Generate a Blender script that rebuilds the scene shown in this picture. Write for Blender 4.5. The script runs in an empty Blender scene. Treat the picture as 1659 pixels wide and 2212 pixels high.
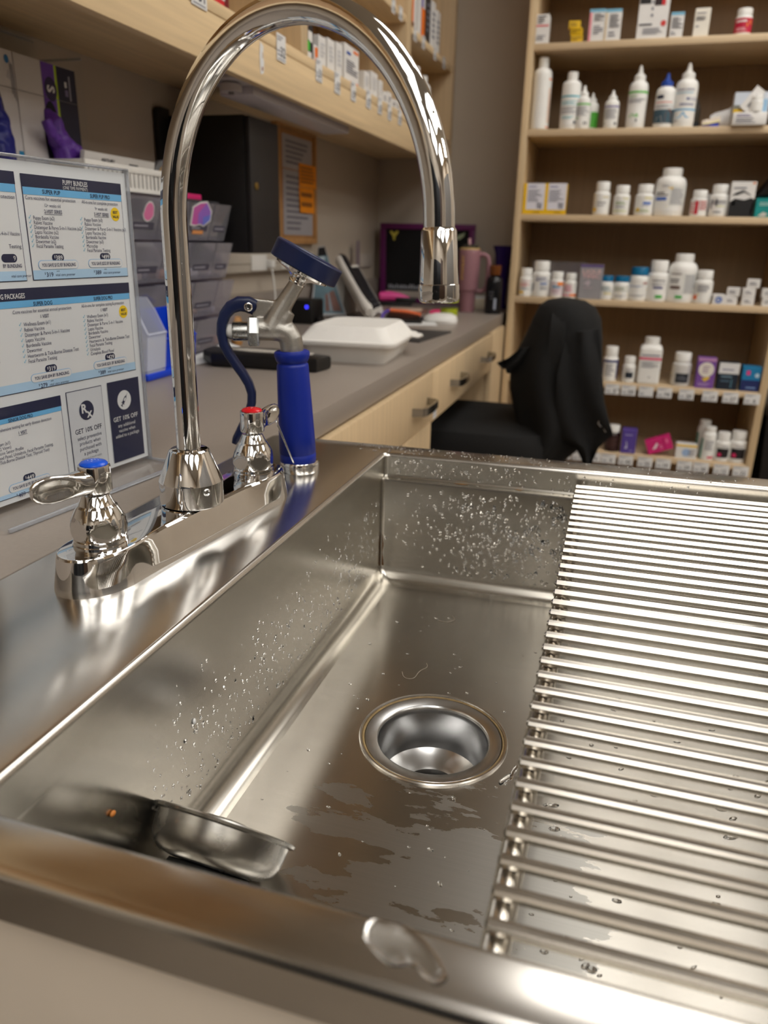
import bpy, bmesh, math, random
from math import sin, cos, pi, radians, hypot, atan2, sqrt
from mathutils import Vector, Matrix, noise
random.seed(7)
scene = bpy.context.scene
COL = scene.collection
# ------------------------------------------------------------------ camera, world, exposure
# metres; z = 0 is the top of the steel sink deck, the floor is 0.90 below it
FLOOR, CEIL = -0.90, 1.80
RIGHT = Vector((0.9563, 0.2914, 0.0224)); DOWN = Vector((0.1182, -0.3156, -0.9415)); FWD = Vector((-0.2673, 0.9030, -0.3363))
cam = bpy.data.cameras.new('camera')
cam.sensor_fit = 'VERTICAL'; cam.sensor_height = 36.0; cam.lens = 1635.3 * 36.0 / 2212.0
cam.clip_start = 0.01
cam.dof.use_dof = True; cam.dof.focus_distance = 0.56; cam.dof.aperture_fstop = 7.6
camo = bpy.data.objects.new('camera', cam); COL.objects.link(camo)
FWD.normalize(); RIGHT = (RIGHT - FWD * RIGHT.dot(FWD)).normalized(); UPV = RIGHT.cross(FWD)
camo.matrix_world = Matrix(((RIGHT.x, UPV.x, -FWD.x, 0), (RIGHT.y, UPV.y, -FWD.y, 0), (RIGHT.z, UPV.z, -FWD.z, 0.22), (0, 0, 0, 1)))
scene.camera = camo
w = bpy.data.worlds.new('world'); scene.world = w; w.use_nodes = True
w.node_tree.nodes['Background'].inputs[0].default_value = (0.9, 0.95, 1.0, 1); w.node_tree.nodes['Background'].inputs[1].default_value = 0.02
scene.view_settings.view_transform = 'Standard'; scene.view_settings.look = 'None'
scene.view_settings.gamma = 1.0; scene.view_settings.use_curve_mapping = False
scene.view_settings.exposure = 0.05
LAMP = 5.6                       # radiance of the ceiling troffers
scene.cycles.max_bounces = 10; scene.cycles.transparent_max_bounces = 24; scene.cycles.glossy_bounces = 6
scene.cycles.caustics_reflective = False; scene.cycles.caustics_refractive = False
scene.cycles.sample_clamp_indirect = 6.0

# ------------------------------------------------------------------ materials
def lin(c):
    o = []
    for v in c[:3]:
        v = v / 255.0
        o.append(v / 12.92 if v <= 0.04045 else ((v + 0.055) / 1.055) ** 2.4)
    return (*o, 1.0)
MATS = {}
def M(name, col=(200, 200, 200), rough=0.5, metal=0.0, grain=None, var=0.06, vscale=30.0, bump=0.0, bscale=200.0, trans=0.0, ior=1.45, emit=0.0, coat=0.0, rvar=0.0, sub=0.0, aniso=0.0, tang=(0, 1, 0)):
    """procedural principled material: colour broken up by noise, optionally stretched into a grain"""
    if name in MATS: return MATS[name]
    m = bpy.data.materials.new(name); m.use_nodes = True
    nt = m.node_tree; N = nt.nodes; L = nt.links; b = N['Principled BSDF']
    tc = N.new('ShaderNodeTexCoord'); mp = N.new('ShaderNodeMapping'); L.new(tc.outputs['Object'], mp.inputs[0])
    if grain: mp.inputs['Scale'].default_value = grain
    nz = N.new('ShaderNodeTexNoise'); nz.inputs['Scale'].default_value = 1.0 if grain else vscale
    nz.inputs['Detail'].default_value = 5.0; L.new(mp.outputs[0], nz.inputs['Vector'])
    cr = N.new('ShaderNodeValToRGB'); L.new(nz.outputs['Fac'], cr.inputs[0])
    c = lin(col)
    cr.color_ramp.elements[0].position = 0.3; cr.color_ramp.elements[1].position = 0.7
    cr.color_ramp.elements[0].color = (*[v * (1 - var) for v in c[:3]], 1); cr.color_ramp.elements[1].color = (*[min(1, v * (1 + var)) for v in c[:3]], 1)
    L.new(cr.outputs[0], b.inputs['Base Color'])
    b.inputs['Roughness'].default_value = rough; b.inputs['Metallic'].default_value = metal
    b.inputs['IOR'].default_value = ior
    if trans: b.inputs['Transmission Weight'].default_value = trans
    if coat: b.inputs['Coat Weight'].default_value = coat; b.inputs['Coat Roughness'].default_value = 0.08
    if aniso:
        cx = N.new('ShaderNodeCombineXYZ')
        for q in range(3): cx.inputs[q].default_value = tang[q]
        b.inputs['Anisotropic'].default_value = aniso; L.new(cx.outputs[0], b.inputs['Tangent'])
    if sub: b.inputs['Subsurface Weight'].default_value = sub; b.inputs['Subsurface Scale'].default_value = 0.01
    if emit:
        L.new(cr.outputs[0], b.inputs['Emission Color']); b.inputs['Emission Strength'].default_value = emit
    if rvar:
        mr = N.new('ShaderNodeMapRange'); mr.inputs[3].default_value = max(0.02, rough - rvar); mr.inputs[4].default_value = rough + rvar
        L.new(nz.outputs['Fac'], mr.inputs[0]); L.new(mr.outputs[0], b.inputs['Roughness'])
    if bump:
        n2 = N.new('ShaderNodeTexNoise'); n2.inputs['Scale'].default_value = bscale; n2.inputs['Detail'].default_value = 3
        L.new(tc.outputs['Object'], n2.inputs['Vector'])
        bp = N.new('ShaderNodeBump'); bp.inputs['Strength'].default_value = bump; bp.inputs['Distance'].default_value = 0.002
        L.new((nz if grain else n2).outputs['Fac'], bp.inputs['Height']); L.new(bp.outputs[0], b.inputs['Normal'])
    MATS[name] = m
    return m
def M_clear(name, tint=(253, 254, 255), gloss=0.10, haze=0.0, hazecol=(235, 238, 245)):
    """thin clear plastic: mostly see-through, with a sheen and a little milkiness"""
    if name in MATS: return MATS[name]
    m = bpy.data.materials.new(name); m.use_nodes = True
    nt = m.node_tree; N = nt.nodes; L = nt.links
    for n in list(N): N.remove(n)
    out = N.new('ShaderNodeOutputMaterial'); tr = N.new('ShaderNodeBsdfTransparent'); gl = N.new('ShaderNodeBsdfGlossy'); df = N.new('ShaderNodeBsdfDiffuse')
    tc = N.new('ShaderNodeTexCoord'); nz = N.new('ShaderNodeTexNoise'); nz.inputs['Scale'].default_value = 25; L.new(tc.outputs['Object'], nz.inputs['Vector'])
    mr = N.new('ShaderNodeMapRange'); mr.inputs[3].default_value = 0.03; mr.inputs[4].default_value = 0.12; L.new(nz.outputs['Fac'], mr.inputs[0]); L.new(mr.outputs[0], gl.inputs['Roughness'])
    tr.inputs[0].default_value = lin(tint); df.inputs[0].default_value = lin(hazecol); gl.inputs[0].default_value = (1, 1, 1, 1)
    lw = N.new('ShaderNodeLayerWeight'); lw.inputs[0].default_value = 0.12
    mu = N.new('ShaderNodeMath'); mu.operation = 'MULTIPLY_ADD'; mu.inputs[1].default_value = min(.6, gloss * 2.0); mu.inputs[2].default_value = gloss * 0.2; L.new(lw.outputs['Fresnel'], mu.inputs[0])
    m1 = N.new('ShaderNodeMixShader'); m1.inputs[0].default_value = haze; L.new(tr.outputs[0], m1.inputs[1]); L.new(df.outputs[0], m1.inputs[2])
    m2 = N.new('ShaderNodeMixShader'); L.new(mu.outputs[0], m2.inputs[0]); L.new(m1.outputs[0], m2.inputs[1]); L.new(gl.outputs[0], m2.inputs[2])
    L.new(m2.outputs[0], out.inputs[0])
    MATS[name] = m
    return m
def M_wet(name, col, rough, grain, centre, mask, aniso):
    """brushed stainless with smoother, slightly lighter patches where a film of water lies"""
    m = M(name, col, rough, 1.0, grain=grain, var=0.03, bump=0.004, rvar=0.015, aniso=aniso)
    nt = m.node_tree; N = nt.nodes; L = nt.links; b = N['Principled BSDF']
    tc = N.new('ShaderNodeTexCoord'); mp = N.new('ShaderNodeMapping'); L.new(tc.outputs['Object'], mp.inputs[0])
    mp.inputs['Scale'].default_value = (9, 26, 14); mp.inputs['Rotation'].default_value = (0, 0, 0.25)
    nz = N.new('ShaderNodeTexNoise'); nz.inputs['Scale'].default_value = 1.0; nz.inputs['Detail'].default_value = 6; nz.inputs['Roughness'].default_value = 0.62
    L.new(mp.outputs[0], nz.inputs[0])
    dm = N.new('ShaderNodeVectorMath'); dm.operation = 'DISTANCE'; L.new(tc.outputs['Object'], dm.inputs[0]); dm.inputs[1].default_value = centre
    mr = N.new('ShaderNodeMapRange'); mr.inputs[1].default_value = mask[0]; mr.inputs[2].default_value = mask[1]; mr.inputs[3].default_value = 0.16; mr.inputs[4].default_value = -0.3
    L.new(dm.outputs['Value'], mr.inputs[0])
    ad = N.new('ShaderNodeMath'); ad.operation = 'ADD'; L.new(nz.outputs['Fac'], ad.inputs[0]); L.new(mr.outputs[0], ad.inputs[1])
    th = N.new('ShaderNodeMapRange'); th.inputs[1].default_value = 0.535; th.inputs[2].default_value = 0.545; L.new(ad.outputs[0], th.inputs[0])
    # roughness: dry value from the grain, wet smoother
    old = b.inputs['Roughness'].links[0].from_socket
    mx = N.new('ShaderNodeMix'); L.new(th.outputs[0], mx.inputs[0]); L.new(old, mx.inputs[2]); mx.inputs[3].default_value = rough * 1.5
    L.new(mx.outputs[0], b.inputs['Roughness'])
    oc = b.inputs['Base Color'].links[0].from_socket
    mc = N.new('ShaderNodeMix'); mc.data_type = 'RGBA'; mc.blend_type = 'MULTIPLY'; L.new(th.outputs[0], mc.inputs[0]); L.new(oc, mc.inputs[6]); mc.inputs[7].default_value = (1.0, 1.03, 1.06, 1)
    L.new(mc.outputs[2], b.inputs['Base Color'])
    return m

steel_deck = M('brushed_steel_deck', (204, 201, 196), 0.21, 1.0, grain=(26, 700, 60), var=0.02, bump=0.003, rvar=0.02, aniso=0.5)
steel_rim = M('brushed_steel_edge', (208, 204, 198), 0.22, 1.0, grain=(20, 200, 60), var=0.03, rvar=0.03)
steel_wall = M('brushed_steel_wall', (190, 186, 178), 0.22, 1.0, grain=(14, 14, 900), var=0.03, bump=0.003, rvar=0.02, aniso=0.5, tang=(0, 0, 1))
steel_floor = M_wet('brushed_steel_floor', (184, 180, 173), 0.25, (14, 900, 60), (-0.245, -0.125, 0.0), (0.03, 0.21), 0.85)
steel_bar = M('polished_steel_rod', (208, 203, 195), 0.20, 1.0, grain=(30, 300, 300), var=0.04, rvar=0.04)
steel_cup = M('satin_steel_cup', (190, 190, 190), 0.24, 1.0, vscale=60, var=0.05, rvar=0.05)
steel_strainer = M('dull_steel_strainer', (176, 174, 170), 0.26, 1.0, vscale=60, var=0.08, rvar=0.08)
chrome = M('chrome', (226, 226, 226), 0.035, 1.0, vscale=80, var=0.02, rvar=0.015)
nickel = M('cast_nickel', (176, 173, 167), 0.42, 1.0, vscale=400, var=0.06, bump=0.12, bscale=900)
zinc = M('zinc_plated', (178, 180, 178), 0.27, 1.0, vscale=200, var=0.06, rvar=0.05)
W = M('white_plastic', (236, 235, 232), 0.38, var=0.02)
WP = M('white_paper', (226, 226, 226), 0.65, var=0.02)
FOAM = M('white_foam', (238, 236, 232), 0.6, var=0.02, bump=0.05, bscale=700)
BLACK = M('black_plastic', (14, 13, 14), 0.4, var=0.2)
FABRIC = M('black_fabric', (9, 9, 10), 0.85, var=0.3, vscale=200, bump=0.25, bscale=600)
RUBBER = M('black_rubber', (16, 15, 15), 0.55, var=0.2)
BLUE = M('blue_rubber_grip', (10, 40, 148), 0.42, var=0.05, bump=0.03, bscale=500)
NAVY = M('navy_vinyl', (22, 34, 74), 0.36, var=0.08)
WALLM = M('beige_wall_paint', (188, 177, 163), 0.7, var=0.015, vscale=8, bump=0.06, bscale=500)
COUNTER = M('taupe_laminate', (148, 138, 129), 0.38, var=0.03, vscale=300)
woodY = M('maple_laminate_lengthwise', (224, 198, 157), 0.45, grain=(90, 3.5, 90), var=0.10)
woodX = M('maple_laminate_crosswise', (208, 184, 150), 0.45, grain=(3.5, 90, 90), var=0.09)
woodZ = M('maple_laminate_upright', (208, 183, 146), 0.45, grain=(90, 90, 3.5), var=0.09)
PANEL = M('beige_laminate_panel', (222, 209, 192), 0.5, var=0.02)
CLEAR = M_clear('clear_acrylic', gloss=0.06)
BIN = M_clear('clear_styrene_bin', tint=(240, 238, 244), gloss=0.22, haze=0.10)
MILKY = M_clear('frosted_polypropylene', tint=(225, 232, 250), gloss=0.05, haze=0.45)
BOTTLEWALL = M_clear('smoked_plastic', tint=(150, 145, 135), gloss=0.08, haze=0.25, hazecol=(120, 115, 105))
WATER = M('water', (255, 255, 255), 0.0, trans=1.0, ior=1.33, var=0.0)
DARKTXT = M('dark_print', (40, 42, 62), 0.6, var=0.03)
GREYTXT = M('grey_print', (120, 122, 135), 0.6, var=0.03)
def C(r, g, b, rough=0.5): return M('ink_%d_%d_%d' % (r, g, b), (r, g, b), rough, var=0.03)

# ------------------------------------------------------------------ mesh helpers
INFO = {}
TXT = {}
def text_geo(s, bold, shear):
    k = (s, bold, shear)
    if k not in TXT:
        c = bpy.data.curves.new('t', 'FONT'); c.body = s; c.size = 1.0; c.resolution_u = 2; c.offset = bold; c.shear = shear; c.align_x = 'CENTER'
        o = bpy.data.objects.new('t', c); me = bpy.data.meshes.new_from_object(o)
        TXT[k] = ([tuple(v.co) for v in me.vertices], [tuple(p.vertices) for p in me.polygons])
        bpy.data.objects.remove(o); bpy.data.curves.remove(c); bpy.data.meshes.remove(me)
    return TXT[k]
class B:
    def __init__(s): s.bm = bmesh.new(); s.mats = []
    def mi(s, m):
        if m not in s.mats: s.mats.append(m)
        return s.mats.index(m)
    def face(s, vs, i, smooth=True):
        try: f = s.bm.faces.new(vs)
        except ValueError: return None
        f.material_index = i; f.smooth = smooth; return f
    def box(s, x0, x1, y0, y1, z0, z1, m, bev=0.0, T=None, seg=2):
        i = s.mi(m); t = bmesh.new()
        bmesh.ops.create_cube(t, size=1.0)
        for v in t.verts: v.co = Vector(((x0 + x1) / 2 + v.co.x * (x1 - x0), (y0 + y1) / 2 + v.co.y * (y1 - y0), (z0 + z1) / 2 + v.co.z * (z1 - z0)))
        if bev: bmesh.ops.bevel(t, geom=list(t.edges), offset=bev, segments=seg, affect='EDGES', profile=0.5)
        s.merge(t, i, T)
    def merge(s, t, i, T=None):
        mp = {}
        for v in t.verts: mp[v] = s.bm.verts.new(T @ v.co if T else v.co)
        for f in t.faces: s.face([mp[v] for v in f.verts], i)
        t.free()
    def loft(s, rings, m, cap=(True, True), closed=True, T=None):
        i = s.mi(m); R = []
        for r in rings: R.append([s.bm.verts.new(T @ Vector(p) if T else Vector(p)) for p in r])
        n = len(R[0])
        for a, b in zip(R, R[1:]):
            for k in range(n if closed else n - 1):
                l = (k + 1) % n
                s.face([a[k], a[l], b[l], b[k]], i)
        if cap[0]: s.face(list(reversed(R[0])), i)
        if cap[1]: s.face(R[-1], i)
        return R
    def lathe(s, prof, m, T=None, seg=32, cap=(True, True), fac=None):
        rings = []
        for q in prof:
            r, z = q[0], q[1]
            ring = []
            for k in range(seg):
                a = 2 * pi * k / seg; rr = max(r, 1e-5)
                if fac: rr *= fac(a, z)
                ring.append((rr * cos(a), rr * sin(a), z))
            rings.append(ring)
        s.loft(rings, m, cap, True, T)
    def tube(s, pts, r, m, seg=16, cap=(True, True), flat=None):
        pts = [Vector(p) for p in pts]; n = len(pts); rings = []; up = None
        for k, p in enumerate(pts):
            d = (pts[min(k + 1, n - 1)] - pts[max(k - 1, 0)]).normalized()
            if up is None:
                up = Vector((0, 0, 1)) if abs(d.z) < 0.9 else Vector((1, 0, 0))
            a = (up - d * up.dot(d)).normalized(); b = d.cross(a); up = a
            rr = r[k] if isinstance(r, (list, tuple)) else r
            rings.append([p + (a * cos(2 * pi * j / seg) + b * sin(2 * pi * j / seg)) * rr for j in range(seg)])
        s.loft(rings, m, cap)
    def prism(s, poly, z0, z1, m, T=None, bev=0.0):
        i = s.mi(m); t = bmesh.new()
        a = [t.verts.new((p[0], p[1], z0)) for p in poly]; b = [t.verts.new((p[0], p[1], z1)) for p in poly]
        t.faces.new(list(reversed(a))); t.faces.new(b)
        for k in range(len(poly)):
            l = (k + 1) % len(poly); t.faces.new([a[k], a[l], b[l], b[k]])
        if bev: bmesh.ops.bevel(t, geom=[e for e in t.edges if abs(e.verts[0].co.z - e.verts[1].co.z) < 1e-7], offset=bev, segments=2, affect='EDGES', profile=0.5)
        s.merge(t, i, T)
    def ball(s, c, r, m, sc=(1, 1, 1), T=None, u=16, v=10):
        i = s.mi(m); t = bmesh.new(); bmesh.ops.create_uvsphere(t, u_segments=u, v_segments=v, radius=r)
        for q in t.verts: q.co = Vector((c[0] + q.co.x * sc[0], c[1] + q.co.y * sc[1], c[2] + q.co.z * sc[2]))
        s.merge(t, i, T)
    def rect(s, x0, x1, y0, y1, m, F, n=1):
        """flat printed patch; F maps (x, y) to a point"""
        i = s.mi(m)
        for k in range(n):
            a, b = x0 + (x1 - x0) * k / n, x0 + (x1 - x0) * (k + 1) / n
            s.face([s.bm.verts.new(F(*p)) for p in ((a, y0), (b, y0), (b, y1), (a, y1))], i, n > 1)
    def disc(s, cx, cy, rx, ry, m, F, n=28):
        i = s.mi(m); s.face([s.bm.verts.new(F(cx + rx * cos(2 * pi * k / n), cy + ry * sin(2 * pi * k / n))) for k in range(n)], i)
    def poly(s, pts, m, F):
        s.face([s.bm.verts.new(F(*p)) for p in pts], s.mi(m))
    def pill(s, x0, x1, y0, y1, m, F, n=8):
        r = (y1 - y0) / 2; cy = (y0 + y1) / 2
        p = [(x1 - r + r * cos(a), cy + r * sin(a)) for a in [-pi / 2 + pi * k / n for k in range(n + 1)]]
        p += [(x0 + r + r * cos(a), cy + r * sin(a)) for a in [pi / 2 + pi * k / n for k in range(n + 1)]]
        s.poly(p, m, F)
    def text(s, t, x, y, size, m, F, width=None, align='C', bold=0.0, shear=0.0, rot=0.0):
        """lettering; y is the middle of the capitals; width squeezes the line to that length"""
        vs, fs = text_geo(t, bold, shear); i = s.mi(m)
        if not vs: return
        lo, hi = min(v[0] for v in vs), max(v[0] for v in vs)
        sx = size if width is None else width / max(1e-6, hi - lo)
        off = {'C': -(lo + hi) / 2, 'L': -lo, 'R': -hi}[align]
        cr, sr = cos(rot), sin(rot); vv = []
        for v in vs:
            a, b = (v[0] + off) * sx, (v[1] - 0.35) * size
            vv.append(s.bm.verts.new(F(x + a * cr - b * sr, y + a * sr + b * cr)))
        for f in fs: s.face([vv[k] for k in f], i, False)
    def done(s, name, parent=None, label=None, angle=35, kind=None, cat=None, group=None, norm=True, mods=None):
        bm = s.bm
        bmesh.ops.remove_doubles(bm, verts=bm.verts, dist=1e-6)
        if norm: bmesh.ops.recalc_face_normals(bm, faces=bm.faces)
        me = bpy.data.meshes.new(name)
        if parent is None:
            xs = [v.co for v in bm.verts]
            o0 = Vector(((min(v.x for v in xs) + max(v.x for v in xs)) / 2, (min(v.y for v in xs) + max(v.y for v in xs)) / 2, min(v.z for v in xs)))
            inv = Matrix.Translation(-o0)
        else:
            inv = INFO[parent.name].inverted(); o0 = Vector((0, 0, 0))
        bm.transform(inv); bm.to_mesh(me); bm.free()
        for m in s.mats: me.materials.append(m)
        me.set_sharp_from_angle(angle=radians(angle))
        o = bpy.data.objects.new(name, me); COL.objects.link(o)
        if parent is None: o.location = o0; INFO[o.name] = Matrix.Translation(o0)
        else: o.parent = parent; INFO[o.name] = INFO[parent.name].copy()
        if label: o['label'] = label
        if cat: o['category'] = cat
        if group: o['group'] = group
        if kind: o['kind'] = kind
        for k, kw in (mods or []):
            md = o.modifiers.new(k.lower(), k)
            for a, b in kw.items(): setattr(md, a, b)
        return o
def thing(name, label, cat, loc, rz=0.0, group=None):
    o = bpy.data.objects.new(name, None); COL.objects.link(o); o.empty_display_size = 0.05
    o.location = loc; o.rotation_euler = (0, 0, rz); o['label'] = label; o['category'] = cat
    if group: o['group'] = group
    INFO[o.name] = Matrix.Translation(loc) @ Matrix.Rotation(rz, 4, 'Z')
    return o
def frame(o, ex, ey):
    """map (x, y) in a plane through o spanned by ex, ey, lifted by h"""
    o, ex, ey = Vector(o), Vector(ex), Vector(ey); nn = ex.cross(ey).normalized()
    return lambda h=0.0: (lambda x, y: o + ex * x + ey * y + nn * h)
def axis_T(p, d, roll=0.0):
    """matrix with z along d at p"""
    return Matrix.Translation(Vector(p)) @ Vector(d).to_track_quat('Z', 'Y').to_matrix().to_4x4() @ Matrix.Rotation(roll, 4, 'Z')
def structure(b, name, **k): return b.done(name, kind='structure', **k)

# ------------------------------------------------------------------ the room
XW, YF, XR, YB = -0.94, 2.99, 3.2, -2.6
b = B(); b.box(XW - .1, XR + .1, YB - .1, YF + .1, FLOOR - .05, FLOOR, M('vinyl_floor', (150, 138, 124), 0.35, var=0.05, vscale=12)); structure(b, 'floor')
b = B(); b.box(XW - .1, XR + .1, YB - .1, YF + .1, CEIL, CEIL + .05, M('ceiling_tile', (196, 194, 190), 0.8, var=0.03, vscale=90, bump=0.2, bscale=250)); structure(b, 'ceiling')
b = B(); b.box(XW - .1, XW, YB, YF, FLOOR, CEIL, WALLM); structure(b, 'wall_left')
b = B(); b.box(XW - .1, XR + .1, YF, YF + .1, FLOOR, CEIL, WALLM); structure(b, 'wall_back')
b = B(); b.box(XR, XR + .1, YB, YF, FLOOR, CEIL, WALLM); structure(b, 'wall_right')
b = B(); b.box(XW - .1, XR + .1, YB - .1, YB, FLOOR, CEIL, WALLM); structure(b, 'wall_front')
b = B(); b.box(0.5, XR, YF - .012, YF, FLOOR, FLOOR + .1, M('dark_baseboard', (60, 52, 46), 0.5)); structure(b, 'baseboard_back')

# ceiling troffers: the lamps of the room, plus unseen ones added as fill
DIFF = M('troffer_diffuser', (255, 252, 246), 0.5, var=0.0, emit=LAMP)
def troffer(cx, cy, label):
    t = thing('ceiling_light', label, 'ceiling light', (cx, cy, CEIL - .012), 0, 'ceiling troffers')
    f = B(); a, c = 0.405, 0.61
    for x0, x1, y0, y1 in ((-a, a, -c, -c + .025), (-a, a, c - .025, c), (-a, -a + .025, -c, c), (a - .025, a, -c, c), (-.02, .02, -c, c)):
        f.box(cx + x0, cx + x1, cy + y0, cy + y1, CEIL - .014, CEIL - .001, W, .002)
    f.done('frame', t)
    for sx in (-1, 1):
        d = B(); d.box(cx + (sx * .20 - .178), cx + (sx * .20 + .178), cy - c + .026, cy + c - .026, CEIL - .009, CEIL - .004, DIFF); d.done('diffuser', t)
for tx_, ty_, tl_ in ((0.36, 1.86, 'ceiling troffer over the aisle in front of the medicine shelf'), (0.36, -0.45, 'ceiling troffer over the near end of the sink'), (0.36, -1.85, 'added fill troffer on the ceiling before the kennel bank'),
    (1.55, 1.86, 'added middle row fill troffer by the back wall'), (1.55, 0.20, 'added middle row fill troffer beside the sink'), (1.55, -1.6, 'added middle row fill troffer by the dark door'), (2.65, 1.86, 'ceiling troffer in the outer corner of the room'), (2.65, -0.60, 'ceiling troffer over the tall cabinet')):  # middle row and kennel troffers are added to brighten panel, rods and wall
    troffer(tx_, ty_, tl_)

# ------------------------------------------------------------------ steel sink
SX0, SX1, SY0, SY1, SZ = -0.2306, 0.66, 0.193, 0.7785, -0.148
def SK(p):
    """the far end of the tub runs slightly out of square"""
    k = 0.033 * max(0.0, min(1.0, (p[1] - 0.35) / 0.42)); return (p[0], p[1] + k * (p[0] + 0.2306), p[2])
def rloop(x0, x1, y0, y1, z, r, n=5, ns=6):
    pts = []
    for cx, cy, a0 in ((x1 - r, y1 - r, 0), (x0 + r, y1 - r, pi / 2), (x0 + r, y0 + r, pi), (x1 - r, y0 + r, 3 * pi / 2)):
        for k in range(n + 1):
            a = a0 + pi / 2 * k / n; pts.append((cx + r * cos(a), cy + r * sin(a), z))
    out = []
    for k, p in enumerate(pts):
        out.append(p); q = pts[(k + 1) % len(pts)]
        if hypot(q[0] - p[0], q[1] - p[1]) > 0.05:
            for j in range(1, ns): out.append(tuple(p[i] + (q[i] - p[i]) * j / ns for i in range(3)))
    return [SK(p) for p in out]
DX0, DX1, DY0, DY1 = -0.3808, 0.82, 0.1664, 0.8148
sink = thing('steel_sink', 'long stainless steel grooming sink with a wet rack, wide faucet deck and a drain', 'sink', (0.2, 0.48, FLOOR + .75))
def inset(o, z, r): return rloop(DX0 + o, DX1 - o, DY0 + o, DY1 - o, z, r)
def hole(o, z, r): return rloop(SX0 - o, SX1 + o, SY0 - o, SY1 + o, z, r)
b = B()
rg = [inset(0, -.0045, .006)] + [inset(.0045 * (1 - cos(a)), -.0045 + .0045 * sin(a), .006) for a in (.5, 1.0, pi / 2)]
rg += [hole(.004 - .004 * cos(a), -.004 + .004 * sin(a), .006) for a in (pi / 2, 1.2, .8, .4, 0)]
b.loft(rg, steel_deck, (False, False)); deck = b.done('rim_deck', sink, norm=False, angle=50)
b = B(); rg = [inset(.0005, -.024, .006), inset(0, -.022, .006), inset(0, -.0045, .006)]
rg = [inset(.006, -.024, .006)] + rg
b.loft(rg, steel_rim, (False, False)); b.done('apron', sink, norm=False)
b = B(); lg = .010
def lh(o, z, r): return rloop(SX0 + o, SX1 - o, SY0 + lg + o, SY1 - lg - o, z, r)
rg = [hole(0, -.004, .004), hole(0, -.025, .004), rloop(SX0, SX1, SY0 + .0018, SY1 - .0018, -.0268, .004), rloop(SX0, SX1, SY0 + lg - .0025, SY1 - lg + .0025, -.0268, .004), rloop(SX0, SX1, SY0 + lg - .0008, SY1 - lg + .0008, -.0275, .004), lh(0, -.0300, .004), lh(0, -.080, .004)]
cv = .017
for k in range(0, 9):
    a = pi / 2 * k / 8; rg.append(lh(cv * (1 - cos(a)), SZ + cv - cv * sin(a), .004 + cv * (1 - cos(a)) * .6))
b.loft(rg, steel_wall, (False, False)); b.done('basin_wall', sink, norm=False, angle=25)
# basin floor, with a round hole for the drain
DC = Vector((-0.1019, 0.4956, SZ)); DR = 0.0585
fb = bmesh.new(); last = rg[-1]
ov = [fb.verts.new(p) for p in last]; ed = [fb.edges.new((ov[k], ov[(k + 1) % len(ov)])) for k in range(len(ov))]
cvv = [fb.verts.new((DC.x + DR * cos(2 * pi * k / 64), DC.y + DR * sin(2 * pi * k / 64), SZ)) for k in range(64)]
ed += [fb.edges.new((cvv[k], cvv[(k + 1) % 64])) for k in range(64)]
bmesh.ops.triangle_fill(fb, use_beauty=True, use_dissolve=False, edges=ed, normal=(0, 0, 1))
for f in list(fb.faces):
    c = f.calc_center_median()
    if (c - DC).length < DR * .97: fb.faces.remove(f)
for f in fb.faces:
    if f.normal.z < 0: f.normal_flip()
b = B(); b.mi(steel_floor); b.bm = fb; b.done('basin_floor', sink, norm=False)
# drain
T = Matrix.Translation(DC)
b = B(); b.lathe([(.0586, .0), (.0586, .0012), (.0578, .0020), (.0565, .0018), (.0560, .0004)], steel_rim, T, 64, (False, False)); b.done('drain_rim', sink, label='raised bright edge around the drain', norm=False)
b = B(); b.lathe([(.0561, .0004), (.0557, .0008), (.0546, .0008), (.0542, .0002)], M('tan_putty', (150, 126, 86), 0.6, var=0.25, vscale=140), T, 64, (False, False)); b.done('drain_gasket', sink, label='tan putty ring', norm=False)
fl = B(); fl.lathe([(.0543, -.0004), (.0536, .0004), (.0450, -.0002), (.0438, -.0008), (.0428, -.0030), (.0422, -.007), (.0412, -.034), (.0400, -.0395), (.034, -.0440), (.026, -.0475), (.0235, -.0490), (.0228, -.053), (.0222, -.062)], steel_cup, T, 64, (False, True))
fl = fl.done('drain_cup', sink, norm=False, angle=40)
b = B(); b.lathe([(.0215, -.0612), (.0212, -.0596), (.018, -.0592), (.017, -.0602), (.010, -.0600), (.0095, -.0575), (.006, -.057)], M('dark_drain_metal', (90, 88, 84), 0.3, 1.0, vscale=60, var=.1), T, 40, (False, True)); b.done('drain_crosspiece', fl, norm=False)
# rust in the far corner of the basin
b = B(); ru = M('rust_stain', (92, 58, 22), 0.7, var=0.45, vscale=160)
yc = SY1 - lg - .0006; xc = SX0 + .0006
pts = [(-.078, .0003), (-.088, .0012), (-.098, .0026), (-.107, .0030), (-.116, .0022), (-.124, .0030), (-.131, .0036)]
for s in (0, 1):
    R = []
    for z, wd in pts:
        R.append([(xc, yc, z), (xc + (wd if s else 0), yc - (0 if s else wd), z)])
    b.loft([[SK(p) for p in r] for r in R], ru, (False, False), closed=False)
b.done('rust_stain', sink, label='brown rust streak in the far corner', norm=False)
for k, (x0, x1) in enumerate(((-.152, -.135), (-.086, -.076))):
    b = B(); b.loft([[SK((x0 + (x1 - x0) * j / 6, SY1 - .0030, -.0263)), SK((x0 + (x1 - x0) * j / 6, SY1 - .0030 - .0025 * sin(pi * (j + .3) / 6.6), -.0263))] for j in range(7)] , M('rust_spot', (150, 104, 40), 0.6, var=.3, vscale=200), (False, False), closed=False)
    b.done('rust_stain', sink, label='small orange rust spot on the ledge', norm=False)

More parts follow.
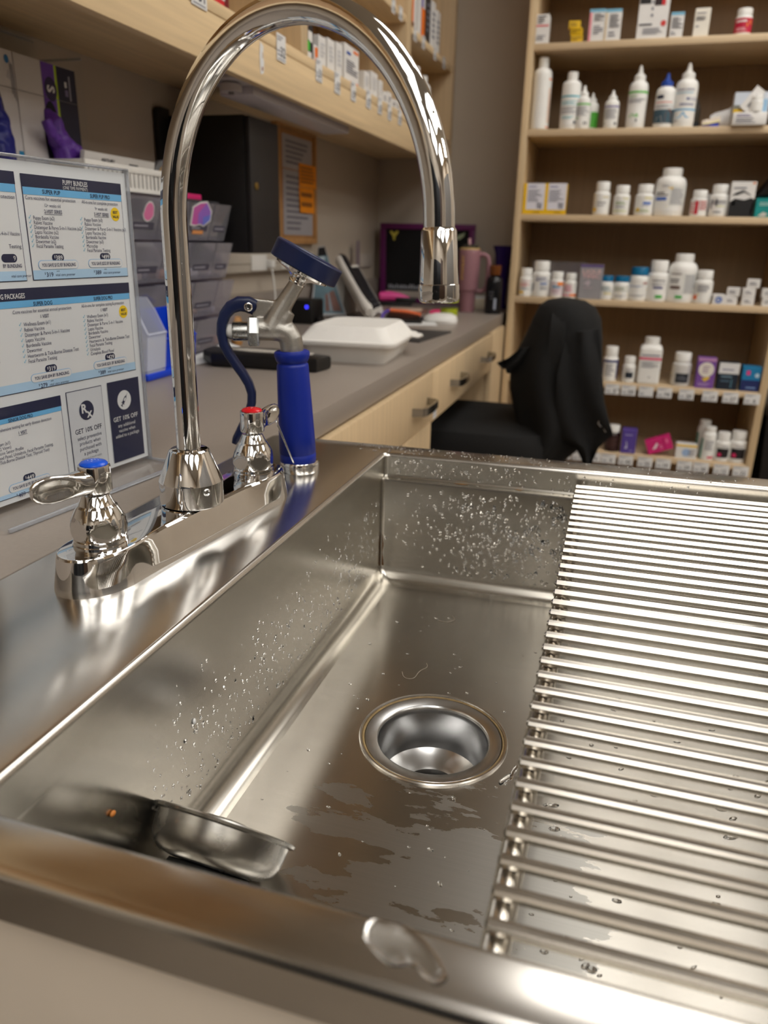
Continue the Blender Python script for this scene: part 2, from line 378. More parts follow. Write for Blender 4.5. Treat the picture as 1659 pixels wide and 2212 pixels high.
# cabinet body under the sink
cb = thing('sink_cabinet', 'beige laminate cabinet body carrying the steel sink', 'cabinet', (0.2, 0.48, FLOOR))
for nm, q in (('front_panel', (-.374, .815, .172, .186)), ('back_panel', (-.374, .815, .790, .804)), ('side_panel', (.801, .815, .186, .790)), ('side_panel', (-.374, -.360, .186, .790))):
    b = B(); b.box(q[0], q[1], q[2], q[3], FLOOR, -.0245, PANEL, .0008); b.done(nm, cb)

# wire rack over the right of the tub
RN = 35; RZ = -.0135; RY = [.761 - .01613 * k for k in range(RN)]
rack = thing('rod_rack', 'stainless steel rack of parallel rods laid across the sink beside the drain', 'rack', (.3, .486, -.0278))
for k, y in enumerate(RY):
    x0 = -.0238 + .0025 * k / 34; b = B(); r = .0031
    p = [SK((x, y, RZ)) for x in (x0, .10, .22, .34, .46, .58, .645)]
    p = [SK((x0 + .0004, y, RZ)), SK((x0 + .0016, y, RZ))] + p[1:]
    b.tube(p, [r * .55, r] + [r] * (len(p) - 3) + [r], steel_bar, 10); b.done('rod', rack)
for x in (-.0160, .205, .42, .632):
    b = B(); b.tube([SK((x, SY0 + .004, -.0220)), SK((x, .35, -.0220)), SK((x, .5, -.0220)), SK((x, .62, -.0220)), SK((x, SY1 - .004, -.0220))], .0058, steel_bar, 14); b.done('cross_tube', rack)

# ------------------------------------------------------------------ faucet
FX = -.298
fau = thing('deck_faucet', 'chrome two handle gooseneck faucet on the steel sink deck', 'faucet', (FX, .483, 0))
FC = Vector((-.3045, .4903, 0)); FA = Vector((.116, .993, 0)).normalized(); FB_ = Vector((FA.y, -FA.x, 0)); FH = .0934; FE = 1.40
def esc(o, z):
    # outline: two round ends joined by a slightly narrower bar, sides drawn in by o
    pl = []; n = 44; R = .0262
    for k in range(n + 1): a = pi * k / n; pl.append((R * cos(a), FH + R * FE * sin(a)))
    sd = [(.0252 + .0010 * (abs(t - .5) * 2) ** 6, FH - 2 * FH * t) for t in [q / 40 for q in range(1, 40)]]
    pl += [(-x, y) for x, y in sd]
    for k in range(n + 1): a = pi + pi * k / n; pl.append((R * cos(a), -FH + R * FE * sin(a)))
    pl += [(x, -y) for x, y in sd]
    pts = []
    for x, y in pl:
        e = max(0, abs(y) - FH); L = sqrt(x * x + e * e); we = max(0.0, min(1.0, (abs(y) - .045) / .045)); we = we * we * (3 - 2 * we)
        f = max(0.0, (L - o * (1 - .50 * we)) / L); yy = y if e == 0 else (1 if y > 0 else -1) * (FH + e * f)
        p = FC + FB_ * (x * f) + FA * yy; pts.append((p.x, p.y, z))
    return pts
b = B(); b.loft([esc(0, 0), esc(.0004, .0035), esc(.0010, .0050), esc(.0040, .0130), esc(.0068, .0215), esc(.0076, .0236), esc(.0092, .0250), esc(.0098, .0252), esc(.0112, .0253)], chrome, (False, True)); b.done('base_plate', fau, angle=18)
# gooseneck
th = -.2287; z1 = .2265; R, Rz, sw = .1016, .119, 3.0853
c_, s_ = cos(th), sin(th); ox, oy = -.3016, .4923
gp = [(ox, oy, z) for z in (.060, .09, .12, .15, .18, .205, z1)]
gp += [(ox + c_ * R * (1 - cos(a)), oy + s_ * R * (1 - cos(a)), z1 + Rz * sin(a)) for a in [sw * k / 44 for k in range(1, 45)]]
dr, dz = R * sin(sw), Rz * cos(sw); nn = hypot(dr, dz); dr, dz = dr / nn, dz / nn
q = Vector(gp[-1]); dd = Vector((c_ * dr, s_ * dr, dz))
gp += [tuple(q + dd * t) for t in (.008, .016)]
b = B(); b.tube(gp, .0089, chrome, 32); b.done('gooseneck', fau, angle=60)
T = axis_T(q + dd * .006, dd)
b = B(); b.lathe([(.0089, -.001), (.0097, .0), (.0102, .001), (.0113, .0285), (.0113, .030)], chrome, T, 40); sleeve = b.done('outlet_sleeve', fau, angle=30)
b = B(); b.lathe([(.0112, .0296), (.0117, .030), (.0118, .031), (.0118, .0375), (.0112, .0392), (.0094, .0400), (.0088, .0392), (.0070, .0365)], chrome, T, 72, (True, True), fac=lambda a, z: 1 + (.012 if .0305 < z < .038 else 0) * (1 if sin(a * 36) > 0 else -1)); b.done('aerator', fau, angle=30)
b = B(); T = Matrix.Translation((ox, oy, 0))
b.lathe([(.0232, .0258), (.0240, .0266), (.0242, .0285), (.0242, .0440), (.0238, .0454), (.0156, .0664), (.0150, .0676), (.0136, .0686), (.0092, .0690)], chrome, T, 48, (False, False)); hub = b.done('spout_base', fau, angle=14)
d = Vector((.84, -.52, 0)).normalized(); b = B(); b.lathe([(.0029, -.002), (.0029, .0008), (.0022, .0013), (.0012, .0004)], steel_cup, axis_T(Vector((ox, oy, .0395)) + d * .0236, d), 20); b.done('set_screw', hub)
BPR = [(.0164, .0300), (.0170, .0312), (.0176, .0330), (.0180, .0350), (.0182, .0372), (.0181, .0395), (.0177, .0418), (.0170, .0440), (.0160, .0462), (.0149, .0484), (.0138, .0505), (.0130, .0520), (.0122, .0528), (.0116, .0534), (.0092, .0588), (.0084, .0600), (.0058, .0604)]
def brad(z):
    for (r0, z0), (r1, z1_) in zip(BPR, BPR[1:]):
        if z0 <= z <= z1_: return r0 + (r1 - r0) * (z - z0) / (z1_ - z0)
    return .01
def handle(x, y, ld, ink, nm):
    FX = x; T = Matrix.Translation((FX, y, 0)); seg = 48
    b = B(); b.lathe([(.0178, .0245), (.0178, .0272), (.0172, .0278), (.0172, .0302), (.0166, .0308), (.0150, .0309)], chrome, T, seg, (True, False)); b.done('collar', fau, angle=30)
    # dome with six flats cut into its widest part
    fac = lambda a, z: min(1.0, .0163 / cos(((a / (pi / 3) + .25) % 1 - .5) * pi / 3) / brad(z)) if z < .0525 else 1.0
    b = B(); b.lathe(BPR, chrome, T, 96, (False, False), fac); b.done('bonnet', fau, angle=14)
    b = B(); b.lathe([(.0056, .0595), (.0056, .0660)], chrome, T, 24); b.done('stem', fau)
    y += sin(ld) * .0003; FX += cos(ld) * .0003 + (.0012 if nm == 'blue' else 0); T = Matrix.Translation((FX, y, -.0042)) @ Matrix.Diagonal((.89, .89, 1.0, 1.0))
    # lever: round hub running out into a scooped paddle
    dx, dy = cos(ld), sin(ld); ex, ey = Vector((dx, dy, 0)), Vector((-dy, dx, 0))
    b = B(); b.lathe([(.0098, .0660), (.0112, .0666), (.0116, .0680), (.0116, .0832), (.0112, .0842), (.0098, .0846)], chrome, T, 40)
    O = Vector((FX, y, .0711)); rings = []
    prof = [(.002, .0084, .0088), (.008, .0082, .0086), (.013, .0074, .0082), (.018, .0062, .0078), (.023, .0050, .0080), (.028, .0042, .0086), (.033, .0038, .0090), (.038, .0035, .0088), (.043, .0032, .0078), (.0465, .0027, .0062), (.0488, .0018, .0040), (.0496, .0006, .0014)]
    for t, hw, hh in prof:
        r = []; dip = max(0.0, min(1.0, (t - .015) / .010)) * max(0.0, min(1.0, (.0490 - t) / .008))
        for k in range(28):
            a = 2 * pi * k / 28; u = hw * (1 if cos(a) >= 0 else -1) * abs(cos(a)) ** .8; v = hh * (1 if sin(a) >= 0 else -1) * abs(sin(a)) ** .8
            if cos(a) > 0: u -= dip * (hw * .80) * (1 - (v / hh) ** 2) ** 1.0 * cos(a)
            drop = -.0012 + .0020 * (t / .05) ** 2
            r.append(O + ex * (t * .93) + ey * (u * SGN[nm]) + Vector((0, 0, v + drop)))
        rings.append(r)
    b.loft(rings, chrome); lv = b.done('lever', fau, angle=40)
    b = B(); b.lathe([(.0100, .0840), (.0100, .0850), (.0088, .0862), (.0055, .0871), (.0, .0874)], ink, T, 36, (True, False)); bt = b.done('index_button', lv, label=nm + ' index button')
    F = frame((FX, y, .0832), (.96, -.27, 0), (.27, .96, 0))(.0002); lt = C(200, 215, 250) if nm == 'blue' else C(250, 190, 195)
    Z = lambda x, yy: F(x, yy) - Vector((0, 0, .0034 * ((x * x + yy * yy) / .0001)))
    b = B()
    for s in (-1, 1):
        for j in range(6):
            x0, x1 = -.0062 + .0124 * j / 6, -.0062 + .0124 * (j + 1) / 6
            f = lambda x: s * (.0042 - abs(x) * .62)
            b.poly([(x0, f(x0)), (x1, f(x1)), (x1, f(x1) - s * .0006), (x0, f(x0) - s * .0006)], lt, Z)
    b.text('C' if nm == 'blue' else 'H', 0, 0, .0040, lt, Z)
    b.done('index_mark', bt, norm=False)
SGN = {'blue': 1, 'red': -1}
handle(-.3154, .3975, atan2(-.046, -.013), M('blue_index', (16, 84, 214), 0.25, var=.03), 'blue')
handle(-.2937, .5830, atan2(.050, .004), M('red_index', (214, 24, 34), 0.25, var=.03), 'red')

# ------------------------------------------------------------------ hand spray valve
SB = Vector((-.2925, .683, 0)); SU = Vector((.919, .393, 0)).normalized(); SN = Vector((SU.y, -SU.x, 0))     # SN faces the aisle
spr = thing('spray_valve', 'pre-rinse spray valve with blue rubber grip and navy head standing in its deck ring', 'sprayer', tuple(SB))
def S(u, z, n=0.0): return SB + SU * u + SN * n + Vector((0, 0, z))
T = Matrix.Translation(SB)
b = B(); b.lathe([(.0192, 0), (.0196, .001), (.0196, .0085), (.0188, .0102), (.0172, .0106)], chrome, T, 48); b.done('deck_ring', spr, angle=30)
GT = axis_T(S(-.0012, .008), S(-.0058, .118) - S(-.0012, .008))
b = B(); b.lathe([(.0168, 0), (.0180, .002), (.0182, .009), (.0176, .0098), (.0176, .0106), (.0182, .0114), (.0176, .035), (.0164, .070), (.0154, .0965), (.0150, .0985), (.0143, .0992), (.0143, .1003), (.0150, .1010), (.0162, .1035), (.0170, .1066), (.0172, .1088), (.0166, .1106), (.0150, .1114)], BLUE, GT, 48); b.done('grip', spr, label='blue rubber grip', angle=40)
# cast body: elbow, branch and web blended into one casting
b = B()
el = [(-.0058, .110), (-.0056, .122), (-.0066, .130), (-.0105, .1362), (-.017, .1388), (-.026, .1392), (-.0385, .1394)]
b.tube([S(*p) for p in el], [.0112, .0112, .0113, .0113, .0112, .0110, .0110], nickel, 20)
b.tube([S(-.026, .138), S(-.020, .150), S(-.010, .1660), S(.002, .1840)], [.0120, .0098, .0082, .0072], nickel, 20)
b.tube([S(-.019, .137), S(-.013, .150), S(-.008, .1570)], [.0105, .0090, .0070], nickel, 16)
b.prism([(-.0475, .1565), (-.0445, .1680), (-.012, .1650), (-.0105, .146), (-.034, .144)], -.0032, .0032, nickel, Matrix(((SU.x, 0, SN.x, SB.x), (SU.y, 0, SN.y, SB.y), (0, 1, 0, 0), (0, 0, 0, 1))), .001)
b.done('valve_body', spr, angle=80, mods=[('REMESH', dict(mode='VOXEL', voxel_size=.0011)), ('SMOOTH', dict(factor=.6, iterations=8))])
PT = lambda u, z: axis_T(S(u, z), SU)
b = B(); b.lathe([(.0100, -.0470), (.0142, -.0462), (.0152, -.0445), (.0152, -.0378), (.0142, -.0362), (.0108, -.0356)], zinc, PT(0, .1372), 48, fac=lambda a, z: (cos(pi / 6) / cos(((a / (pi / 3)) % 1 - .5) * pi / 3)) if -.0464 < z < -.036 else 1.0); b.done('hex_nut', spr, angle=25)
b = B(); b.lathe([(.0078, -.0612), (.0088, -.0606), (.0090, -.0590), (.0090, -.046)], zinc, PT(0, .1368), 36); b.done('bonnet', spr, angle=30)
b = B(); b.lathe([(.0, -.0684), (.0030, -.0680), (.0058, -.0664), (.0070, -.0640), (.0072, -.0600)], W, PT(0, .1366), 32); b.done('plunger', spr, label='white plunger button')
b = B(); lp = [(-.0392, .1592, .0072), (-.0455, .1618, .0074), (-.0540, .1622, .0070), (-.0618, .1588, .0062), (-.0672, .1524, .0055), (-.0704, .1440, .0050), (-.0712, .1350, .0047), (-.0696, .1250, .0045), (-.0655, .1160, .0044), (-.0595, .1065, .0043), (-.0530, .0970, .0043), (-.0480, .0880, .0043), (-.0452, .0785, .0043), (-.0456, .0690, .0043), (-.0485, .0600, .0042), (-.0528, .0510, .0041), (-.0575, .0415, .0040), (-.0620, .0330, .0039), (-.0640, .0286, .0026)]
rings = []
for k, (u, z, hw) in enumerate(lp):
    a, c = lp[max(0, k - 1)], lp[min(len(lp) - 1, k + 1)]; du, dz_ = c[0] - a[0], c[1] - a[1]; L = hypot(du, dz_); nu, nz_ = -dz_ / L, du / L
    hn = .0085 if k > 4 else .0072; ring = []
    if k == len(lp) - 1: hn = .006
    for j in range(24):
        t = 2 * pi * j / 24; x = hw * (1 if cos(t) >= 0 else -1) * abs(cos(t)) ** .55; y = hn * (1 if sin(t) >= 0 else -1) * abs(sin(t)) ** .55
        ring.append(S(u + nu * x, z + nz_ * x, y))
    rings.append(ring)
b.loft(rings, NAVY); b.ball((0, 0, 0), .0073, NAVY, T=Matrix.Translation(S(-.0440, .1604)) @ Matrix.Scale(1, 4)); b.done('squeeze_lever', spr, label='navy coated squeeze lever', angle=50)
b = B(); b.lathe([(.0040, 0), (.0040, .0008), (.0032, .0012), (.0016, .0012), (.0014, .0002)], chrome, axis_T(S(-.0450, .1600, .0072), SN), 24); b.done('pivot_screw', spr, norm=False)
HA = (SU * .46 + Vector((0, 0, .888))).normalized(); HA = (HA + SN * .03).normalized(); HC = S(.0058, .1932)
HT = axis_T(HC, HA)
b = B(); b.lathe([(.0065, -.0140), (.0082, -.0136), (.0084, -.0110), (.0072, -.0098), (.0094, -.0080), (.0125, -.0062), (.0205, -.0045), (.0255, -.0028), (.0262, .0005)], chrome, HT, 48, (True, False), fac=lambda a, z: 1 + (.05 * sin(5 * a) if -.0085 < z < -.004 else 0)); b.done('spray_face', spr, angle=50)
b = B(); b.lathe([(.0262, -.0004), (.0318, -.0004), (.0330, .0006), (.0332, .0152), (.0322, .0163), (.0290, .0163), (.0270, .0150), (.0262, .0040), (.0, .0036)], NAVY, HT, 56, (True, False)); b.done('bumper', spr, label='navy rubber bumper', angle=35)
b = B(); wl = [S(-.0236, .060, .0135), S(-.0236, .0590, .0150), S(-.020, .0500, .0190), S(-.0070, .0160, .0200), S(-.0058, .0130, .0190)]
b.tube(wl, .00105, chrome, 10)
b.tube([S(-.0236, .060, .0135), S(-.0225, .0612, .004), S(-.0220, .0612, -.006), S(-.020, .0590, -.0165)], .00105, chrome, 10)
b.done('hold_down_wire', spr)

# ------------------------------------------------------------------ counter run along the left wall
ctr = thing('countertop', 'long taupe laminate countertop running along the left wall', 'countertop', (-.66, 1.0, -.04))
b = B(); b.box(XW + .002, -.3815, -1.2, YF - .002, -.040, -.0015, COUNTER, .0015); b.done('slab', ctr)
b = B(); b.box(XW + .002, XW + .020, -1.2, YF - .002, -.0015, .085, COUNTER, .0015); b.done('backsplash', None, 'low taupe laminate backsplash strip along the left wall', cat='backsplash')
HND = M('brushed_handle', (170, 168, 164), 0.25, 1.0, grain=(80, 300, 300), var=.04)
def pull(parent, y, z, x=-.372):
    b = B(); p = [(x - .0005, y - .062, z), (x + .020, y - .056, z), (x + .026, y - .045, z), (x + .028, y, z), (x + .026, y + .045, z), (x + .020, y + .056, z), (x - .0005, y + .062, z)]
    rings = []
    for k, q in enumerate(p):
        a, c = Vector(p[max(0, k - 1)]), Vector(p[min(6, k + 1)]); d = (c - a).normalized(); n = Vector((d.y, -d.x, 0))
        rings.append([Vector(q) + n * (.0022 * sx) + Vector((0, 0, .008 * sz)) for sx, sz in ((1, 1), (1, -1), (-1, -1), (-1, 1))])
    b.loft(rings, HND); b.done('handle', parent, label='brushed metal pull')
dc = thing('drawer_cabinet', 'maple base cabinet with one drawer right behind the sink', 'cabinet', (-.66, 1.22, FLOOR))
b = B()
for q in ((-.93, -.392, .832, .848), (-.93, -.392, 1.593, 1.609), (-.93, -.915, .848, 1.593)): b.box(q[0], q[1], q[2], q[3], FLOOR, -.042, woodZ)
b.box(-.915, -.392, .848, 1.593, FLOOR + .08, FLOOR + .098, woodZ); b.done('carcass', dc)
b = B(); b.box(-.390, -.372, .834, 1.607, -.1495, -.044, woodZ, .001); dr1 = b.done('drawer', dc); pull(dr1, 1.50, -.099)
b = B(); b.box(-.390, -.372, .834, 1.607, FLOOR + .1, -.1525, woodZ, .001); b.done('door', dc)
pdw = thing('knee_space_drawer', 'shallow maple drawer with two pulls over the knee space', 'drawer', (-.66, 2.01, -.157))
b = B(); b.box(-.390, -.372, 1.611, 2.420, -.1555, -.044, woodZ, .001); fr = b.done('drawer_front', pdw); pull(fr, 1.855, -.097); pull(fr, 2.27, -.097)
b = B(); b.box(-.90, -.390, 1.62, 2.41, -.150, -.044, woodZ); b.done('drawer_box', pdw)
b = B(); F = frame((-.372, 1.622, -.151), (0, 1, 0), (0, 0, 1))(.0006); b.rect(0, .032, 0, .018, WP, F)
F2 = frame((-.372, 1.622, -.151), (0, 1, 0), (0, 0, 1))(.0010)
for k in range(3): b.rect(.003, .028, .004 + k * .005, .0055 + k * .005, GREYTXT, F2)
b.done('label_sticker', fr, norm=False)
sp = thing('support_panel', 'maple end panel holding up the countertop beside the shelf unit', 'panel', (-.5, 2.53, FLOOR))
b = B(); b.box(-.93, -.392, 2.424, 2.442, FLOOR, -.041, woodZ, .0008); b.done('leg_panel', sp)
b = B(); b.box(-.390, -.372, 2.424, 2.652, FLOOR, -.041, woodZ, .0008); b.done('filler_panel', sp)

# ------------------------------------------------------------------ wall cabinet
CX = -.66
wc = thing('wall_cabinet', 'long open maple wall cabinet with price tags along its lower edge', 'cabinet', (-.80, 1.3, .478))
b = B(); b.box(CX - .018, CX, -.7, 2.985, .478, .5475, woodY, .0008); b.done('fascia_board', wc)
b = B(); b.box(XW + .001, CX - .018, -.7, 2.985, .512, .528, woodY); b.done('soffit_panel', wc)
b = B(); b.box(XW + .012, CX, -.7, 2.985, .5490, .567, woodY, .0006); b.done('bottom_panel', wc)
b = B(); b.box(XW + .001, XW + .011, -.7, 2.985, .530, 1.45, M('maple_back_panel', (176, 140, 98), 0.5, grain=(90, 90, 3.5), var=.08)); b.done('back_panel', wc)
for y0, y1 in ((-.7, -.68), (.42, .455), (1.582, 1.616), (2.350, 2.390), (2.950, 2.985)):
    b = B(); b.box(XW + .012, CX, y0, y1, .568, 1.45, woodZ, .0006); b.done('upright', wc)
for y0, y1, z in ((1.618, 2.348, .812), (2.392, 2.948, .800), (.457, 1.580, .86)):
    b = B(); b.box(XW + .012, CX - .004, y0, y1, z - .018, z, woodY, .0006); b.done('shelf_board', wc)
b = B(); b.box(XW + .012, CX, -.7, 2.985, 1.45, 1.47, woodY); b.done('top_panel', wc)
lb = thing('under_cabinet_light', 'switched-off grey strip light under the wall cabinet', 'strip light', (-.71, 1.70, .478))
LG = M('grey_strip_housing', (196, 190, 192), 0.4, var=.03)
b = B(); b.box(-.775, -.690, 1.38, 1.985, .486, .5115, LG, .004); b.done('housing', lb)
b = B(); b.box(-.768, -.697, 1.44, 1.975, .470, .4870, M('strip_lens', (206, 200, 206), 0.35, var=.02), .004); b.done('lens', lb)
b = B(); b.lathe([(.020, 0), (.020, .012), (.012, .016)], LG, Matrix.Translation((-.725, 1.405, .4700)), 24); b.lathe([(.005, -.004), (.005, .002)], M('grey_button', (120, 116, 116), .5), Matrix.Translation((-.725, 1.405, .4700)), 16); b.done('switch', lb)

def tag(F, w, h, txt, big=True):
    """price tag: white card with a small line block and the price"""
    b = B(); r = .004
    pts = [(-w / 2, 0), (w / 2, 0), (w / 2, h), (-w / 2, h)]
    T = None
    i = b.mi(WP)
    a = [b.bm.verts.new(F(0.0)(*p)) for p in pts]; c = [b.bm.verts.new(F(.0006)(*p)) for p in pts]
    b.face(list(reversed(a)), i, False); b.face(c, i, False)
    for k in range(4): b.face([a[k], a[(k + 1) % 4], c[(k + 1) % 4], c[k]], i, False)
    G = F(.0010)
    for k in range(2): b.rect(-w * .44, -w * .44 + w * (.62 - .2 * k), h * (.86 - .1 * k), h * (.90 - .1 * k), GREYTXT, G)
    for k in range(2): b.rect(-w * .44, -w * .12, h * (.34 - .14 * k), h * (.39 - .14 * k), GREYTXT, G)
    if txt:
        b.text(txt.split()[0], w * .16, h * .36, h * .52, DARKTXT, G, bold=.015)
        if ' ' in txt: b.text(txt.split()[1], w * .40, h * .50, h * .24, DARKTXT, G)
    b.rect(-w * .4, w * .4, h * .06, h * .09, GREYTXT, G)
    return b
FT = lambda y, z, tilt=.10: frame((CX + .0012, y, z), (0, 1, 0), (sin(-tilt) * 0 + .0, 0, 1))
for y, z, w_, h_, t, l in ((1.185, .545, .046, .046, '31 26', 'price tag reading 31 26 on the wall cabinet edge'), (1.482, .531, .040, .044, '32', 'price tag reading 32 on the wall cabinet edge'),
    (1.672, .531, .036, .042, '31', 'price tag below the bright green packet in the wall cabinet'), (1.782, .527, .036, .042, '33', 'price tag under the first white carton in the wall cabinet'),
    (1.890, .529, .034, .040, '29', 'price tag under the tallest white carton in the wall cabinet'), (2.005, .531, .036, .040, '27', 'price tag just past the tallest white carton'),
    (2.100, .531, .034, .040, '25', 'price tag below the two narrow white cartons'), (2.188, .529, .034, .040, '25', 'price tag below the low flat cartons'), (2.290, .531, .034, .040, '22', 'last price tag before the third upright of the wall cabinet')):
    tag(FT(y, z), w_, h_, t).done('price_tag', None, l, cat='price tag', group='price tags on the wall cabinet', norm=False)
b = B(); F = frame((CX + .0003, 1.398, .494), (0, 1, 0), (0, 0, 1)); b.poly([(-.006, 0), (.007, .004), (.010, .022), (.006, .030), (.009, .046), (-.004, .052), (-.008, .030)], WP, F(.0006))
b.poly([(-.001, .006), (.004, .008), (.004, .013), (-.001, .013)], C(150, 90, 60), F(.0010)); b.poly([(.001, .026), (.007, .028), (.006, .036), (.001, .036)], C(200, 190, 185), F(.0010)); b.done('torn_label', None, 'torn white label remnant stuck on the cabinet fascia', cat='label', norm=False)

# ------------------------------------------------------------------ cartons and bottles
def lines(b, F, x0, x1, y0, y1, n, m=None, seed=0):
    rr = random.Random(seed)
    for k in range(n):
        y = y1 - (y1 - y0) * (k + .5) / n; hh = (y1 - y0) / n * .22
        b.rect(x0, x0 + (x1 - x0) * rr.uniform(.55, 1.0), y - hh, y + hh, m or GREYTXT, F)
def carton(label, cx, cy, z, w, d, h, col, rz=0.0, front=(), side=(), group=None, tilt=0.0, name='medicine_carton', cat='carton', near=()):
    """card box; front is a list of printed patches on the face toward the room"""
    T = Matrix.Translation((cx, cy, z)) @ Matrix.Rotation(rz, 4, 'Z') @ Matrix.Rotation(tilt, 4, 'Y')
    b = B(); b.box(-w / 2, w / 2, -d / 2, d / 2, 0, h, col, .0008, T, 1)
    R = T.to_3x3()
    def put(items, o, ex):
        for it in items:
            F = lambda hh: frame(T @ o, R @ ex, R @ Vector((0, 0, 1)))(hh)
            k = it[0]
            W_ = w if ex.x else d
            if k == 'r': b.rect(it[2] * W_, it[3] * W_, it[4] * h, it[5] * h, it[1], F(.0005 + .0003 * (it[6] if len(it) > 6 else 0)))
            elif k == 'd': b.disc(it[2] * W_, it[3] * h, it[4] * W_, it[4] * W_, it[1], F(.0008))
            elif k == 't': b.text(it[2], it[3] * W_, it[4] * h, it[5] * h, it[1], F(.0012), width=it[6] * W_ if len(it) > 6 else None, bold=.02)
            elif k == 'l': lines(b, F(.0010), it[2] * W_, it[3] * W_, it[4] * h, it[5] * h, it[6], it[1], len(label))
            elif k == 'p': b.poly([(p[0] * W_, p[1] * h) for p in it[2]], it[1], F(.0009))
    put(front, Vector((-w / 2, -d / 2, 0)), Vector((1, 0, 0)))
    put(side, Vector((w / 2, -d / 2, 0)), Vector((0, 1, 0)))
    put(near, Vector((-w / 2, d / 2, 0)), Vector((0, -1, 0)))
    if tilt:
        lo = min((T @ Vector((x, 0, zz))).z for x in (-w / 2, w / 2) for zz in (0, h))
        for v in b.bm.verts: v.co.z += z - lo
    return b.done(name, None, label, cat=cat, group=group, angle=30, norm=False)
def bottle(label, cx, cy, z, r, h, kind='pill', body=None, capm=None, prints=(), group=None, rz=0.0, lab=(.08, .62), labm=None, sq=False, name='pill_bottle', cat='bottle', capf=None):
    """moulded bottle with cap and a wrapped printed label"""
    body = body or W; capm = capm or W
    t = thing(name, label, cat, (cx, cy, z), rz, group)
    T = Matrix.Translation((cx, cy, z)) @ Matrix.Rotation(rz, 4, 'Z')
    H = h
    if kind == 'pill': pr = [(.0, 0), (.90, 0), (.98, .012), (1, .03), (1, .62), (.97, .665), (.86, .70), (.74, .715), (.74, .74)]; cp = [(.80, .735), (.84, .74), (.84, .97), (.80, .995), (.70, 1.0)]; bt = .62
    elif kind == 'jar': pr = [(.0, 0), (.92, 0), (.98, .012), (1, .03), (1, .67), (.96, .715), (.86, .745), (.80, .75), (.80, .77)]; cp = [(.86, .765), (.90, .77), (.90, .975), (.86, .997), (.76, 1.0)]; bt = .66
    elif kind == 'big': pr = [(.0, 0), (.92, 0), (.98, .01), (1, .03), (1, .66), (.98, .71), (.92, .76), (.80, .805), (.64, .83), (.60, .84), (.60, .855)]; cp = [(.60, .85), (.64, .855), (.64, .975), (.60, .997), (.52, 1.0)]; bt = .66
    elif kind == 'drop': pr = [(.0, 0), (.92, 0), (.98, .008), (1, .02), (1, .64), (.97, .68), (.86, .72), (.66, .745), (.56, .75), (.56, .76)]; cp = [(.56, .755), (.60, .76), (.60, .83), (.54, .845), (.34, .862), (.24, .90), (.15, .985), (.08, 1.0)]; bt = .64
    elif kind == 'flip': pr = [(.0, 0), (.92, 0), (.98, .006), (1, .02), (1, .74), (.96, .79), (.82, .84), (.58, .865), (.50, .87), (.50, .88)]; cp = [(.52, .875), (.54, .88), (.52, .99), (.46, 1.0)]; bt = .74
    elif kind == 'neck': pr = [(.0, 0), (.92, 0), (.98, .008), (1, .02), (1, .76), (.95, .81), (.80, .84), (.52, .855), (.5, .86)]; cp = [(.52, .855), (.54, .86), (.54, .99), (.48, 1.0)]; bt = .76
    if capf: cp = [(a * capf, q) for a, q in cp]
    seg = 36
    def sqf(a, zz):
        return 1.0 if not sq else min(1.28, 1 / max(abs(cos(a)), abs(sin(a))) ** .85)
    bo = B(); bo.lathe([(a * r, q * H) for a, q in pr], body, T, 72 if sq else seg, (True, True), (lambda a, zz: sqf(a, zz) if zz < bt * 1.06 * H else 1.0) if sq else None); bo.done('body', t, angle=35)
    bo = B(); bo.lathe([(a * r, q * H) for a, q in cp], capm, T, 40, (True, True), fac=lambda a, zz: 1 + (.012 * (1 if sin(a * 20) > 0 else -1) if kind != 'drop' and zz < cp[-2][1] * H * .985 else 0)); bo.done('cap', t, angle=30)
    bo = B()
    def FW(off):
        def f(x, y):
            a = x / r; rr = (r + off + (.0009 if sq else 0)) * sqf(a - pi / 2, 0)
            return T @ Vector((rr * sin(a), -rr * cos(a), y))
        return f
    wd = r * 1.35
    def fr(u): return -wd + 2 * wd * u
    z0, z1 = lab[0] * H, lab[1] * H
    bo.rect(-wd * 1.25, wd * 1.25, z0, z1, labm or W, FW(.0004), 32)
    for it in prints:
        k = it[0]
        if k == 'r': bo.rect(fr(it[2]) if it[2] > 0 else -wd * 1.25, fr(it[3]) if it[3] < 1 else wd * 1.25, z0 + (z1 - z0) * it[4], z0 + (z1 - z0) * it[5], it[1], FW(.0007 + .0003 * (it[6] if len(it) > 6 else 0)), 24)
        elif k == 't': bo.text(it[2], fr(it[3]), z0 + (z1 - z0) * it[4], (z1 - z0) * it[5], it[1], FW(.0014), width=2 * wd * it[6] if len(it) > 6 else None, bold=.02)
        elif k == 'l':
            rr = random.Random(len(label))
            for q in range(it[6]):
                y = z0 + (z1 - z0) * (it[5] - (it[5] - it[4]) * (q + .5) / it[6]); e = fr(it[2]) + (fr(it[3]) - fr(it[2])) * rr.uniform(.6, 1); hh = (z1 - z0) * (it[5] - it[4]) / it[6] * .2
                bo.rect(fr(it[2]), e, y - hh, y + hh, it[1], FW(.0012), 5)
        elif k == 'd': bo.disc(fr(it[2]), z0 + (z1 - z0) * it[3], it[4] * r, it[4] * r, it[1], FW(.0011))
        elif k == 'p': bo.poly([(fr(p[0]), z0 + (z1 - z0) * p[1]) for p in it[2]], it[1], FW(.0012))
    bo.done('label', t, norm=False, angle=40)
    return t
Y_, RD, OR, TEAL, BL, NV, PU, MG, GN, LB, PK = C(240, 196, 20), C(206, 40, 48), C(238, 120, 40), C(0, 108, 150), C(40, 84, 170), C(24, 30, 62), C(112, 64, 160), C(196, 30, 112), C(96, 190, 74), C(126, 186, 214), C(232, 150, 160)
GY = GREYTXT; DK = DARKTXT
CW = M('white_carton', (228, 226, 224), 0.45, var=.02)

